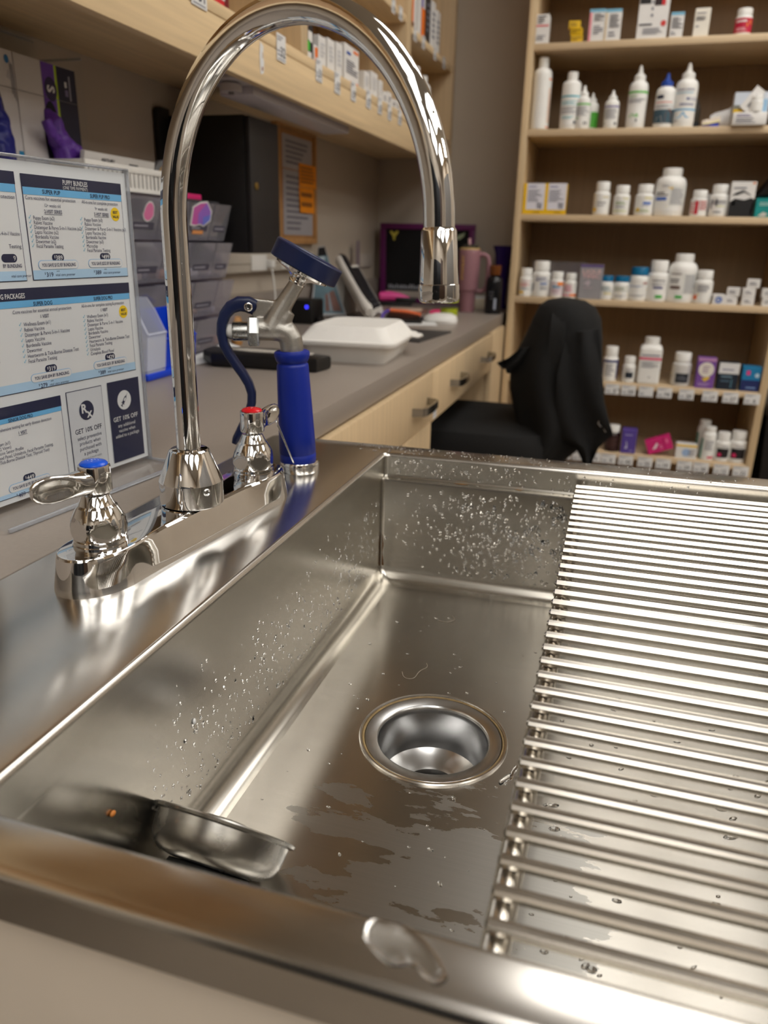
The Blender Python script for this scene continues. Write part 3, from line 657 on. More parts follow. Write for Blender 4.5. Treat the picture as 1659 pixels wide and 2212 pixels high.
# items in the wall cabinet (printed face toward the aisle: +x)
def wcarton(label, y, w, d, h, col, z=.5675, x=-.672, front=(), near=()):
    return carton(label, x - d / 2, y + w / 2, z, w, d, h, col, pi / 2, front, near=near, group='cartons in the wall cabinet')
wcarton('red and white striped packet high in the near wall cabinet', 1.245, .06, .06, .05, C(226, 222, 220), front=(('r', RD, 0, 1, .1, .75), ('l', CW, .1, .9, .2, .65, 3), ('r', C(110, 16, 22), .75, 1, .1, .95, 1)))
wcarton('black packet with pink and bright green print in the wall cabinet', 1.628, .045, .05, .075, C(40, 38, 42), front=(('r', C(70, 190, 60), .05, .6, .22, .48), ('r', C(230, 226, 222), .4, .9, .45, .7), ('r', C(222, 150, 160), .1, .4, .78, .95), ('r', CW, .1, .8, .05, .2)))
wcarton('small white carton with an orange end beside the black packet', 1.678, .022, .05, .034, CW, front=(('r', OR, .2, .9, .1, .9),))
for y, w_, h_, l in ((1.706, .040, .058, 'white carton with a square code, first in the wall cabinet row'), (1.758, .042, .064, 'white carton with a square code, second in the wall cabinet row'), (1.812, .038, .068, 'white carton with a square code, just before the tallest one'),
                     (1.866, .100, .078, 'tallest white carton in the wall cabinet with blue and orange lettering'), (2.010, .040, .048, 'narrow white carton with a dark code, past the tallest carton'), (2.066, .052, .058, 'white carton standing beside the narrow dark-code carton'),
                     (2.135, .030, .050, 'slim pale carton before the low flat cartons')):
    sd = (('r', M('block_code', (96, 96, 104), .6, var=.6, vscale=900), .34, .70, .64, .84), ('l', C(186, 186, 192), .25, .8, .15, .5, 4))
    fr_ = (('l', BL, .12, .52, .70, .86, 1), ('l', GY, .1, .9, .25, .62, 6), ('r', OR, .4, .95, .02, .10), ('r', OR, .6, .95, .86, .94)) if h_ > .07 else (('l', C(196, 196, 200), .2, .8, .3, .8, 4),)
    c = wcarton(l, y, w_, .058, h_, CW, front=fr_, near=sd)
for k in range(4):
    wcarton(['low flat white carton, nearest of the low row', 'low flat white carton leaning on the nearest low one', 'low white carton second from the third upright', 'low white carton touching the third upright'][k], 2.170 + k * .042, .036, .05, [.030, .036, .026, .030][k], CW, front=(('l', GY, .15, .85, .3, .7, 2),))
for k, (y, w_, h_) in enumerate(((2.42, .06, .15), (2.51, .07, .16), (2.60, .05, .14), (2.67, .045, .13), (2.735, .05, .12))):
    wcarton(['white carton with orange edge on the upper right wall shelf, nearest', 'white carton with violet and orange stripe on the upper wall shelf', 'dark carton on the upper wall shelf', 'white carton behind the dark one on the upper wall shelf', 'last small white carton on the upper wall shelf'][k], y, w_, .06, h_, [CW, CW, C(58, 50, 48), CW, CW][k], z=.8005,
            front=(('r', OR, .0, .5, .0, 1), ('r', C(120, 70, 30), .0, .6, .0, .12, 1)) if k == 0 else (('r', C(90, 80, 170), .4, .7, .5, 1), ('r', OR, .4, 1, 0, .5)) if k == 1 else (('l', GY, .1, .9, .2, .8, 5),))
for y, l in ((2.44, 'price tag under the orange-edged carton on the upper wall shelf'), (2.54, 'price tag under the violet-striped carton on the upper wall shelf'), (2.69, 'price tag farther along the upper wall shelf'), (2.82, 'last price tag on the upper wall shelf by the end panel')):
    tag(frame((CX - .0028, y, .770), (0, 1, 0), (0, 0, 1)), .034, .034, '26').done('price_tag', None, l, cat='price tag', group='price tags on the wall cabinet', norm=False)
for y, l in ((2.215, 'price tag on the upper edge beside the spout, nearest'), (2.285, 'price tag on the upper edge beside the spout, second')):
    tag(frame((CX - .0028, y, .785), (0, 1, 0), (0, 0, 1)), .032, .032, '24').done('price_tag', None, l, cat='price tag', group='price tags on the wall cabinet', norm=False)
for k, (y, h_) in enumerate(((2.50, .175), (2.60, .168), (2.70, .160))):
    bottle(['tall white bottle in the wall cabinet, nearest the spout', 'tall white bottle in the wall cabinet, middle of three', 'tall white bottle in the wall cabinet, beside the end panel'][k], -.70, y, .5675, .024, h_, 'flip', group='tall bottles in the wall cabinet', rz=pi / 2.6, prints=(('r', BL, .2, .8, .82, .88), ('l', GY, .2, .8, .2, .7, 6)), name='shampoo_bottle')

# ------------------------------------------------------------------ shelf unit on the back wall
su = thing('shelf_unit', 'tall maple shelf unit full of medicine bottles on the back wall', 'shelf unit', (.055, 2.82, FLOOR))
SYF = 2.650
for x0, x1 in ((-.3665, -.3455), (.4545, .4765)):
    b = B(); b.box(x0, x1, SYF, 2.985, FLOOR, 1.55, woodZ, .0008); b.done('upright', su)
b = B(); b.box(-.345, .454, 2.974, 2.984, FLOOR, 1.55, M('shelf_back_shade_tone', (152, 126, 96), .5, grain=(90, 90, 3.5), var=.08)); b.done('back_panel', su)  # back tone darkened, shade inside the shelves put into the colour
ZS = [1.03, .795, .561, .314, .057, -.207, -.447, -.70]
for z in ZS:
    b = B(); b.box(-.345, .454, SYF + .002, 2.973, z - .0195, z, woodX, .0008); b.done('shelf_board', su)
b = B(); b.box(-.345, .454, SYF + .02, 2.96, FLOOR, FLOOR + .09, woodX); b.done('plinth', su)
Z1, Z2, Z3, Z4, Z5, Z6 = [z + .0004 for z in ZS[1:7]]
yc = lambda d: SYF + .008 + d / 2
def sc(label, x, z, w, h, col, front=(), d=.045, **k): return carton(label, x, k.pop('cy', yc(d)), z, w, d, h, col, 0.0, front, **k)
def sb(label, x, z, w, h, kind, prints=(), **k):
    return bottle(label, x, k.pop('cy', yc(w)), z, w / 2, h, kind, prints=prints, **k)
BT = 'bottles on the medicine shelves'; CT = 'cartons on the medicine shelves'
# top visible shelf
sc('narrow white carton with a red stripe at the left end of the top shelf', -.3255, Z1, .037, .077, CW, (('r', C(222, 110, 112), .0, 1, .58, .64), ('l', DK, .1, .8, .68, .95, 4), ('l', GY, .1, .8, .1, .3, 3)), group=CT)
YELB = C(226, 184, 20)
for k, (x, z, rz) in enumerate(((-.222, 0, .05), (-.224, .0195, -.12), (-.232, .0375, .1))):
    carton(['small yellow box at the bottom of the stack of three', 'small yellow box in the middle of the stack of three', 'small yellow box on top of the stack of three'][k], x, yc(.03), Z1 + z, .034, .026, .0185, YELB, rz, (('l', C(150, 116, 20), .1, .9, .2, .8, 2),), group='yellow boxes on the top shelf', name='yellow_box')
sc('white carton with a blue top and pink side on the top shelf', -.167, Z1, .044, .082, CW, (('r', LB, 0, 1, .90, 1), ('r', PK, 0, .16, 0, .9), ('l', DK, .3, .95, .62, .86, 5), ('l', GY, .3, .95, .2, .5, 4)), group=CT)
sc('white carton with a blue top and beige side on the top shelf', -.121, Z1, .046, .080, CW, (('r', LB, 0, 1, .90, 1), ('r', C(222, 204, 176), 0, .14, 0, .9), ('l', DK, .28, .95, .40, .84, 8), ('l', GY, .28, .8, .1, .3, 2)), group=CT)
sc('wide white carton with black and red squares on the top shelf', -.010, Z1, .084, .125, CW, (('r', C(24, 22, 24), .02, .38, .70, .86), ('r', C(40, 22, 24), .50, .86, .66, .82), ('r', RD, .74, .86, .66, .82, 1), ('l', GY, .42, .5, .4, .8, 3), ('l', DK, .06, .62, .25, .32, 1), ('l', GY, .2, .9, .08, .22, 4), ('d', C(208, 60, 56), .86, .30, .09)), group=CT)
sc('short white carton with a blue top beside the wide carton', .058, Z1, .036, .063, CW, (('r', LB, 0, 1, .88, 1), ('l', DK, .12, .95, .35, .8, 7), ('l', GY, .1, .6, .08, .25, 2)), group=CT)
sc('plain cream carton standing alone on the top shelf', .125, Z1, .041, .070, C(232, 226, 214), (('l', GY, .1, .9, .78, .86, 1), ('l', DK, .1, .9, .55, .72, 4), ('l', GY, .1, .4, .3, .4, 1)), group=CT)
sb('white capped bottle with a red label and orange emblem on the top shelf', .238, Z1, .044, .066, 'jar', (('r', C(190, 24, 62), -1, 2, 0, 1), ('p', C(240, 150, 30), [(.62, .35), (.85, .55), (.8, .85), (.62, .6)]), ('r', CW, .1, .6, .72, .84), ('l', C(240, 200, 205), .15, .7, .1, .35, 2)), group=BT, labm=C(190, 24, 62))
# second shelf
sb('tallest white flat-sided bottle with orange print on the second shelf', -.3150, Z2, .056, .201, 'neck', (('r', OR, .74, .96, .90, .93), ('l', C(230, 160, 110), .76, .94, .1, .75, 16), ('r', OR, .70, .95, .0, .02)), group=BT, sq=False, rz=.25, name='shampoo_bottle', lab=(.03, .76))
sb('white bottle with teal bands on the second shelf', -.224, Z2, .057, .159, 'neck', (('r', C(70, 176, 196), -1, 2, .88, .93), ('l', C(110, 190, 206), .1, .95, .62, .78, 3), ('l', GY, .1, .95, .34, .58, 4), ('l', C(110, 190, 206), .2, .8, .18, .28, 2), ('r', DK, .7, .8, .02, .12)), group=BT, name='shampoo_bottle')
sb('small dropper bottle with a green stripe, front one of two', -.184, Z2, .042, .121, 'drop', (('r', GN, -1, 2, .86, .93), ('l', GY, .1, .9, .4, .8, 6), ('l', C(110, 170, 90), .1, .4, .25, .36, 2), ('r', DK, .6, .66, .03, .16), ('r', DK, .72, .8, .03, .16)), group=BT, name='dropper_bottle')
sb('small dropper bottle half hidden behind the green striped one', -.160, Z2, .040, .108, 'drop', (('r', C(80, 170, 60), .5, 2, .0, .75),), group=BT, name='dropper_bottle', cy=yc(.042) + .045)
sb('small dropper bottle with a violet stripe on the second shelf', -.098, Z2, .042, .106, 'drop', (('r', C(120, 110, 170), -1, 2, .86, .93), ('l', GY, .1, .9, .3, .8, 7), ('r', DK, .10, .16, .03, .16), ('r', DK, .70, .85, .03, .14)), group=BT, name='dropper_bottle')
sb('tall dropper bottle with a green band and green leaves on the second shelf', -.026, Z2, .055, .171, 'drop', (('r', GN, -1, 2, .87, .93), ('l', C(150, 190, 140), .15, .5, .74, .82, 2), ('l', GY, .1, .95, .58, .72, 4), ('p', C(110, 186, 90), [(.2, .2), (.35, .28), (.45, .2), (.3, .16)]), ('p', C(110, 186, 90), [(.4, .22), (.55, .28), (.6, .18), (.5, .16)]), ('r', DK, .5, .56, .03, .12)), group=BT, name='dropper_bottle')
sb('blue capped dropper bottle with a teal and brown picture label', .054, Z2, .056, .148, 'drop', (('r', C(58, 84, 98), -1, 2, .0, .46), ('p', C(110, 62, 40), [(.55, .02), (.85, .02), (.8, .40), (.68, .50), (.55, .3)]), ('p', C(200, 190, 186), [(.15, .02), (.45, .02), (.4, .25), (.25, .2)]), ('r', NV, .12, .42, .82, .94), ('l', C(214, 120, 110), .12, .8, .66, .74, 1), ('l', GY, .1, .9, .5, .62, 3)), group=BT, name='dropper_bottle', capm=C(30, 70, 160))
dx = sb('largest white dropper bottle with dark blue lettering and a light blue peak', .111, Z2, .062, .173, 'drop', (('t', C(34, 48, 120), 'DOUXO', .46, .92, .07, .62), ('l', LB, .12, .9, .80, .86, 2), ('r', C(60, 76, 140), .52, .95, .62, .69), ('r', CW, .60, .92, .635, .675, 1), ('l', C(70, 80, 140), .3, .95, .46, .54, 2), ('r', C(110, 176, 214), -1, 2, .33, .38), ('p', C(90, 170, 214), [(.22, .12), (.46, .29), (.68, .12), (.56, .12), (.46, .24), (.36, .12)]), ('l', GY, .08, .4, .02, .06, 1)), group=BT, name='dropper_bottle')
bottle('thin smoked dropper tube with a dark base behind the large dropper bottle', .150, yc(.062) + .055, Z2, .0115, .088, 'drop', body=BOTTLEWALL, capm=BOTTLEWALL, labm=C(26, 30, 34), lab=(.02, .26), group=BT, name='dropper_tube')
b = B(); rr = random.Random(5)      # crumpled pouch
for x0, x1, hh, dd, m in ((.166, .215, .030, .030, C(212, 198, 182)), (.188, .243, .054, .022, C(206, 204, 204))):
    rings = []
    for k in range(9):
        u = k / 8; x = x0 + (x1 - x0) * u; ring = []
        for j in range(14):
            a = 2 * pi * j / 14; e = rr.uniform(.86, 1.14); hz = hh * (.62 + .38 * u) * (.5 + .5 * sin(a)) * e
            ring.append((x, yc(.05) + cos(a) * dd * .5 * e + (.018 if hh > .04 else 0), Z2 + max(0, hz)))
        rings.append(ring)
    b.loft(rings, m)
F = frame((.166, yc(.05) - .0165, Z2), (1, 0, .0), (0, 0, 1))(.0)
b.poly([(0, .001), (.047, .001), (.047, .013), (.02, .008), (0, .006)], C(74, 56, 120), F); b.poly([(.022, .001), (.045, .001), (.045, .009), (.024, .006)], C(40, 70, 190), frame((.166, yc(.05) - .0170, Z2), (1, 0, 0), (0, 0, 1))()); b.poly([(0, .006), (.02, .008), (.047, .013), (.047, .019), (.02, .012), (0, .009)], C(232, 226, 170), F)
b.done('foil_pouch', None, 'crumpled foil pouch with a blue and cream corner on the second shelf', cat='pouch', angle=60)
sc('white carton at the right of the second shelf with a yellow corner', .291, Z2, .092, .088, CW, (('r', C(206, 214, 226), 0, 1, .40, 1), ('r', YELB, .0, .30, .40, .50, 1), ('r', C(120, 120, 110), .0, .28, .50, .62, 1), ('r', C(150, 190, 222), .84, .97, .42, .78, 1), ('l', C(90, 90, 150), .60, .90, .87, .94, 1), ('l', C(110, 100, 150), .08, .9, .27, .36, 1), ('l', GY, .08, .7, .06, .26, 4)), group=CT)
tp = carton('small white carton with dark print leaning diagonally in front of the white carton', .272, yc(.045) - .038, Z2 + .0, .030, .012, .066, CW, 0, (('r', C(160, 160, 164), .55, .95, .2, .7), ('r', C(40, 44, 50), .50, .56, .15, .72, 1), ('l', GY, .6, .9, .2, .65, 6)), tilt=.62, group=CT)
tp.location.z = Z2 + .032; tp.location.y = yc(.045) - .030
bottle('tiny white bottle standing in front of the white carton', .304, yc(.045) - .034, Z2 + .033, .017, .042, 'jar', prints=(), group=BT)
led = B(); led.box(.246, .336, yc(.045) - .048, yc(.045) - .024, Z2, Z2 + .0325, CW, .0006)
G = frame((.246, yc(.045) - .0482, Z2), (1, 0, 0), (0, 0, 1))(.0006); lines(led, G, .008, .06, .020, .028, 2, C(110, 100, 150), 3); lines(led, G, .008, .08, .004, .018, 3, GY, 4)
led.done('medicine_carton', None, 'low white carton lying in front of the yellow-cornered carton', cat='carton', group=CT, norm=False)
# third shelf
for x, l in ((-.3095, 'yellow and white carton at the left end of the third shelf'), (-.242, 'yellow and white carton, second on the third shelf')):
    sc(l, x, Z3, .068, .092, C(236, 190, 24), (('r', C(224, 222, 232), .16, 1, .15, 1), ('l', C(80, 80, 150), .22, .7, .86, .92, 1), ('l', GY, .22, .9, .40, .80, 7), ('r', BL, .66, .70, .20, .40), ('r', C(60, 80, 160), .74, .79, .18, .38), ('r', BL, .83, .88, .17, .38), ('l', C(150, 116, 20), .5, .9, .04, .10, 1)), group=CT, d=.05)
lab3 = lambda c1, c2: (('l', GY, .2, .9, .4, .8, 5), ('l', c1, .4, .95, .84, .9, 1), ('d', c2, .2, .2, .2))
sb('white pill bottle with a yellow dot, leftmost white bottle of the third shelf', -.098, Z3, .050, .098, 'pill', (('l', DK, .3, .75, .5, .6, 1), ('l', GY, .3, .7, .34, .44, 2), ('d', Y_, .2, .16, .26), ('l', C(220, 200, 120), .55, .9, .8, .9, 1)), group=BT)
sb('white pill bottle with faint green print, second white bottle on the third shelf', -.037, Z3, .049, .088, 'pill', (('l', C(130, 160, 90), .2, .8, .5, .7, 2), ('l', C(220, 214, 120), .55, .95, .82, .94, 1), ('l', C(190, 200, 110), .1, .95, .06, .2, 2), ('l', GY, .2, .8, .3, .45, 2)), group=BT)
sb('white pill bottle with a small blue block beside the big jar', .031, Z3, .055, .091, 'pill', (('r', C(70, 110, 190), .45, .78, .5, .66), ('l', C(224, 208, 90), .5, .95, .82, .96, 1), ('l', C(150, 170, 90), .1, .9, .05, .24, 2), ('d', Y_, .26, .2, .2), ('l', GY, .4, .8, .38, .46, 1)), group=BT)
sb('largest white jar bottle on the third shelf', .104, Z3, .091, .138, 'big', (('r', C(222, 222, 218), .48, .96, .2, .95), ('l', GY, .28, .56, .90, .96, 1), ('p', Y_, [(.42, .86), (.54, .90), (.54, .78)]), ('r', C(70, 110, 196), .12, .42, .40, .52), ('l', DK, .12, .5, .56, .72, 2), ('l', GY, .52, .9, .25, .85, 12), ('p', C(220, 214, 110), [(0, .05), (.45, .14), (.45, .2), (0, .14)])), group=BT, lab=(.10, .66))
sb('small white bottle with red print on the third shelf', .192, Z3, .048, .075, 'pill', (('r', C(206, 40, 60), .30, .46, .06, .88), ('l', C(206, 40, 60), .06, .3, .1, .8, 5), ('l', C(190, 40, 50), .5, .95, .3, .9, 8)), group=BT, lab=(.04, .66))
sb('white pill bottle with grey print next to the black wrapped pack', .248, Z3, .053, .091, 'pill', (('r', C(120, 120, 128), .12, .2, .3, .85), ('r', C(120, 120, 128), .34, .42, .45, .85), ('l', DK, .2, .9, .55, .8, 3), ('l', C(200, 200, 110), .4, .8, .4, .5, 1), ('r', DK, .3, .6, .08, .14)), group=BT)
sc('slim white carton tucked behind the grey print bottle', .219, Z3, .016, .066, CW, (('l', GY, .2, .8, .2, .8, 4),), group=CT, cy=yc(.05) + .05)
sc('white header carton with a torn black window on the third shelf', .309, Z3, .068, .098, CW, (('p', C(20, 20, 22), [(0, .0), (1, .0), (1, .50), (.85, .54), (.6, .48), (.2, .52), (0, .42)]), ('p', C(18, 18, 20), [(.05, .60), (.3, .62), (.55, .70), (.85, .60), (.8, .64), (.5, .76), (.2, .68)]), ('p', C(150, 150, 156), [(.08, .36), (.2, .46), (.26, .40), (.14, .30)]), ('p', C(110, 110, 116), [(.88, .1), (.94, .42), (.99, .42), (.95, .06)]), ('l', GY, .1, .8, .78, .86, 1), ('r', C(220, 130, 60), .84, .96, .93, .98)), group=CT)
b = B(); rr = random.Random(2); rings = []
for k in range(8):
    u = k / 7; ring = []
    for j in range(14):
        a = 2 * pi * j / 14; e = rr.uniform(.85, 1.12); R = sin(pi * (.12 + .76 * u)) ** .6
        ring.append((.362 + .098 * u - .010, 2.74 + cos(a) * .04 * R * e, Z3 + .056 + (.03 + .05 * min(1, u * 1.6)) * R * (1 + sin(a)) * .62 * e - .004))
    rings.append(ring)
b.loft(rings, M('black_film', (16, 15, 18), .25, var=.2)); b.done('black_pouch', None, 'black shiny pouch heaped on the teal carton at the right of the third shelf', cat='pouch', angle=60)
sc('teal carton at the right end of the third shelf', .402, Z3, .092, .055, C(0, 140, 140), (('p', C(200, 200, 196), [(.10, .1), (.25, .3), (.4, .2), (.3, .05)]), ('l', C(180, 220, 215), .1, .5, .6, .8, 2)), group=CT, d=.075, cy=2.74)
# fourth shelf
b = B(); TY = yc(.06) + .075
b.box(-.305, -.130, TY - .002, TY, Z4, Z4 + .112, BIN); b.box(-.305, -.130, TY - .002, TY + .08, Z4, Z4 + .002, BIN); b.box(-.305, -.303, TY, TY + .08, Z4, Z4 + .112, BIN); b.box(-.132, -.130, TY, TY + .08, Z4, Z4 + .112, BIN)
b.done('clear_bin', None, 'clear plastic bin behind the small bottles at the left of the fourth shelf', cat='bin')
pk = lambda c1, c2, c3: (('l', c1, .2, .8, .5, .75, 3), ('l', GY, .2, .8, .3, .45, 2), ('r', c2, .1, .45, .06, .2), ('r', c3, .3, .8, .8, .9))
sb('small white bottle with a yellow sticker at the left end of the fourth shelf', -.315, Z4, .043, .090, 'pill', pk(C(214, 100, 110), Y_, C(236, 214, 214)), group=BT)
sb('white pill bottle with a blue patch, second on the fourth shelf', -.266, Z4, .060, .114, 'pill', (('r', C(80, 110, 170), .5, .8, .5, .6), ('l', C(80, 90, 140), .3, .9, .66, .9, 3), ('p', C(170, 172, 176), [(.1, .1), (.24, .2), (.26, .6), (.12, .5)]), ('l', GY, .5, .85, .2, .46, 4)), group=BT)
sb('small bottle with an orange sticker and blue label on the fourth shelf', -.212, Z4, .043, .082, 'pill', (('r', C(240, 140, 60), .55, .95, .72, .98), ('r', C(120, 160, 190), .25, .72, .55, .72), ('l', C(190, 150, 170), .2, .8, .2, .5, 3)), group=BT, labm=C(222, 212, 216))
sb('small bottle with pink print on the fourth shelf', -.167, Z4, .042, .079, 'pill', (('r', C(240, 130, 60), .5, .95, .0, .18), ('l', C(226, 110, 150), .15, .7, .3, .85, 5), ('r', C(226, 140, 170), .0, .5, .02, .14)), group=BT)
sc('grey carton with a violet top and pale pink lettering on the fourth shelf', -.104, Z4, .072, .108, C(150, 148, 152), (('r', C(96, 76, 130), 0, 1, .92, 1), ('t', C(226, 190, 190), 'LIQUI', .5, .80, .16, .78), ('t', C(222, 180, 184), 'TINIC', .5, .66, .16, .78), ('p', C(190, 176, 186), [(.15, .42), (.4, .56), (.5, .48), (.4, .36), (.28, .44)]), ('l', C(180, 160, 170), .2, .8, .3, .36, 1)), group=CT, d=.05)
TL = dict(capm=C(0, 104, 150, .35), group=BT)
sb('small teal capped bottle, left of the three teal capped ones', -.053, Z4, .044, .075, 'jar', (('l', C(120, 150, 160), .15, .85, .5, .9, 4), ('l', C(214, 196, 90), .4, .9, .25, .45, 2)), **TL)
sb('small teal capped bottle, middle of the three teal capped ones', -.006, Z4, .050, .075, 'jar', (('l', C(150, 160, 130), .15, .85, .55, .9, 3), ('p', C(226, 196, 90), [(.4, .5), (.9, .35), (.9, .2), (.5, .3)]), ('l', GY, .2, .8, .1, .25, 2)), **TL)
sb('largest teal capped bottle on the fourth shelf', .046, Z4, .060, .104, 'jar', (('r', C(160, 80, 70), .66, .86, .80, .88), ('l', C(130, 150, 190), .1, .7, .6, .72, 2), ('p', C(226, 200, 110), [(.1, .3), (.9, .55), (.9, .45), (.4, .2)]), ('l', GY, .15, .85, .1, .2, 2)), **TL)
sb('white pill bottle with a green sticker left of the big jar on the fourth shelf', .103, Z4, .064, .126, 'pill', (('r', C(60, 170, 60), .46, .72, .02, .16), ('r', C(80, 80, 130), .36, .70, .44, .54), ('l', DK, .3, .8, .76, .86, 1), ('l', GY, .3, .8, .58, .7, 2)), group=BT)
sb('largest white jar bottle with a green sticker on the fourth shelf', .176, Z4, .088, .148, 'big', (('r', C(224, 224, 220), .5, .98, .15, .9), ('r', C(50, 170, 60), .36, .54, .02, .12), ('r', C(110, 90, 84), .18, .46, .34, .46), ('l', C(120, 110, 110), .16, .55, .84, .92, 1), ('l', DK, .16, .5, .55, .72, 2), ('l', GY, .56, .95, .2, .86, 12)), group=BT, lab=(.08, .66))
sb('white pill bottle with an orange sticker right of the big jar', .243, Z4, .054, .101, 'pill', (('d', C(240, 110, 40), .14, .2, .28), ('p', Y_, [(.08, .35), (.3, .3), (.3, .42)]), ('l', GY, .2, .8, .5, .9, 5)), group=BT)
sc('tiny white box with a blue oval at the right of the fourth shelf', .290, Z4, .034, .031, CW, (('d', C(90, 120, 190), .5, .45, .30), ('l', CW, .3, .7, .3, .6, 2)), d=.03, group='tiny white boxes on the fourth shelf')
for k, (x, z, rz) in enumerate(((.325, 0, .06), (.331, .0265, -.14))):
    carton(['tiny white box under the crooked pair on the fourth shelf', 'tiny white box set crooked on top of another'][k], x, yc(.034), Z4 + z, .037, .030, .026, CW, rz, (('l', GY, .2, .8, .3, .7, 2),), group='tiny white boxes on the fourth shelf')
for k, (x, z, rz) in enumerate(((.375, 0, 0), (.374, .0265, .04), (.384, .053, -.08))):
    carton(['lowest tiny white box in the stack of three', 'middle tiny white box in the stack of three', 'top tiny white box in the stack of three'][k], x, yc(.034), Z4 + z, .036, .030, .026, CW, rz, (('l', GY, .2, .8, .3, .7, 2),), group='tiny white boxes on the fourth shelf')
for k, (x, z) in enumerate(((.432, 0), (.428, .0265))):
    carton(['tiny white box beside the right upright of the shelf', 'tiny white box topping the last pair by the right upright'][k], x, yc(.034), Z4 + z, .034, .030, .026, CW, .03, (('l', GY, .2, .8, .3, .7, 2),), group='tiny white boxes on the fourth shelf')
# fifth shelf
sb('white bottle with a navy band half behind the black jacket', -.011, Z5, .048, .115, 'pill', (('r', C(50, 60, 120), -1, 2, .88, 1), ('r', C(50, 60, 120), .0, .12, 0, 1), ('r', C(50, 60, 120), .85, 1, 0, 1), ('l', GY, .25, .75, .15, .8, 6)), group=BT)
sb('smallest white bottle with a dark label square on the fifth shelf', .051, Z5, .042, .086, 'pill', (('r', C(36, 44, 56), .3, .75, .2, .62), ('l', GY, .3, .8, .7, .85, 2)), group=BT)
sb('big white square bottle with yellow sides and a pink stripe on the fifth shelf', .113, Z5, .070, .151, 'neck', (('r', Y_, .0, .10, .12, .98), ('r', Y_, .92, 1.0, .12, .98), ('r', C(224, 60, 110), .18, .82, .70, .77), ('l', C(90, 90, 120), .25, .8, .80, .88, 1), ('l', GY, .18, .82, .45, .66, 5), ('p', Y_, [(0, .05), (.5, .12), (.95, .3), (.95, .12)]), ('p', C(70, 70, 60), [(.05, .12), (.5, .15), (.8, .26), (.5, .17)])), group=BT, sq=True, lab=(.04, .74), capf=1.25)
sb('frosted bottle with a black label square on the fifth shelf', .215, Z5, .060, .108, 'pill', (('r', C(30, 34, 42), .28, .80, .06, .58), ('l', C(120, 124, 134), .34, .74, .2, .45, 3)), group=BT, labm=M('frost_label', (206, 204, 202), .4, var=.02), body=M('frost_body', (206, 204, 202), .35, var=.02))
sc('violet carton with a cream oval label on the fifth shelf', .288, Z5, .056, .097, C(122, 78, 160), (('r', C(190, 140, 186), 0, 1, .9, 1), ('d', C(228, 222, 212), .5, .62, .42), ('p', C(226, 190, 60), [(.3, .32), (.7, .40), (.75, .34), (.5, .22)]), ('l', C(150, 120, 150), .3, .7, .5, .76, 4), ('l', C(190, 160, 210), .15, .8, .08, .18, 2)), group=CT)
sc('dark navy carton with a white top on the fifth shelf', .356, Z5, .060, .086, C(22, 34, 50), (('r', C(222, 222, 224), 0, 1, .60, 1), ('l', C(120, 120, 150), .15, .75, .7, .8, 1), ('l', C(120, 150, 170), .15, .7, .44, .54, 1), ('l', C(80, 110, 130), .15, .6, .28, .38, 1), ('r', C(90, 140, 160), .68, .72, .08, .4)), group=CT)
sc('blue and navy carton with a pink spot at the right of the fifth shelf', .424, Z5, .055, .078, C(24, 124, 176), (('r', C(26, 40, 96), 0, 1, 0, .46), ('r', C(220, 60, 130), .22, .42, .66, .84), ('d', C(190, 214, 230), .80, .66, .12), ('l', C(130, 160, 210), .3, .9, .1, .2, 1)), group=CT)
TG = lambda x, zt: frame((x, SYF - .0006, zt - .040), (1, 0, 0), (0, 0, 1))
for k, (x, t, l) in enumerate(((.005, '5 99', 'price tag under the navy banded bottle on the fifth shelf'), (.057, '59', 'price tag under the smallest bottle on the fifth shelf'), (.113, '', 'blank-looking price tag under the yellow sided bottle'), (.171, '74', 'price tag reading 74 on the fifth shelf'),
    (.239, '20', 'price tag under the frosted bottle on the fifth shelf'), (.311, '17', 'price tag under the violet carton on the fifth shelf'), (.373, '27', 'price tag under the dark navy carton'), (.437, '6', 'last price tag of the fifth shelf by the right upright'))):
    tag(TG(x, Z5), .046, .034, t).done('price_tag', None, l, cat='price tag', group='price tags on the lower shelf edges', norm=False)
# sixth shelf
sb('white bottle with a yellow spot seen under the jacket, left one', -.134, Z6, .045, .088, 'pill', (('d', Y_, .75, .6, .25), ('l', GY, .1, .7, .2, .8, 5)), group=BT)
sb('white bottle with a yellow spot seen under the jacket, right one', -.077, Z6, .045, .097, 'pill', (('d', Y_, .2, .3, .25), ('l', GY, .2, .9, .4, .9, 6)), group=BT)
sc('small white and pink carton just right of the jacket hem', -.035, Z6, .030, .055, CW, (('r', C(226, 80, 130), .5, 1, .1, .3), ('l', GY, .1, .9, .5, .9, 3)), group=CT)
sb('dark brown bottle with a white cap on the lowest visible shelf', .026, Z6, .050, .090, 'pill', (('l', C(90, 60, 56), .2, .8, .2, .8, 4),), group=BT, body=M('brown_bottle', (44, 22, 20), .25, var=.1), labm=M('brown_label', (52, 30, 30), .4, var=.1))
sc('violet carton with a white animal outline on the lowest visible shelf', .080, Z6, .048, .082, C(86, 66, 150), (('p', C(200, 196, 226), [(.25, .2), (.45, .2), (.40, .45), (.30, .55), (.36, .36)]), ('l', C(170, 160, 210), .2, .8, .74, .82, 1), ('l', C(170, 160, 210), .6, .9, .08, .16, 2)), group=CT)
carton('pink carton tipped over on the lowest visible shelf', .188, yc(.04), Z6 + .001, .082, .035, .048, C(206, 36, 116), .0, (('p', C(236, 214, 224), [(.2, .3), (.42, .7), (.48, .6), (.35, .3)]), ('r', C(170, 20, 90), .68, .71, 0, 1), ('l', C(236, 150, 190), .5, .65, .2, .5, 2), ('r', C(232, 110, 160), .78, .88, .5, .8)), tilt=-.38, group=CT)
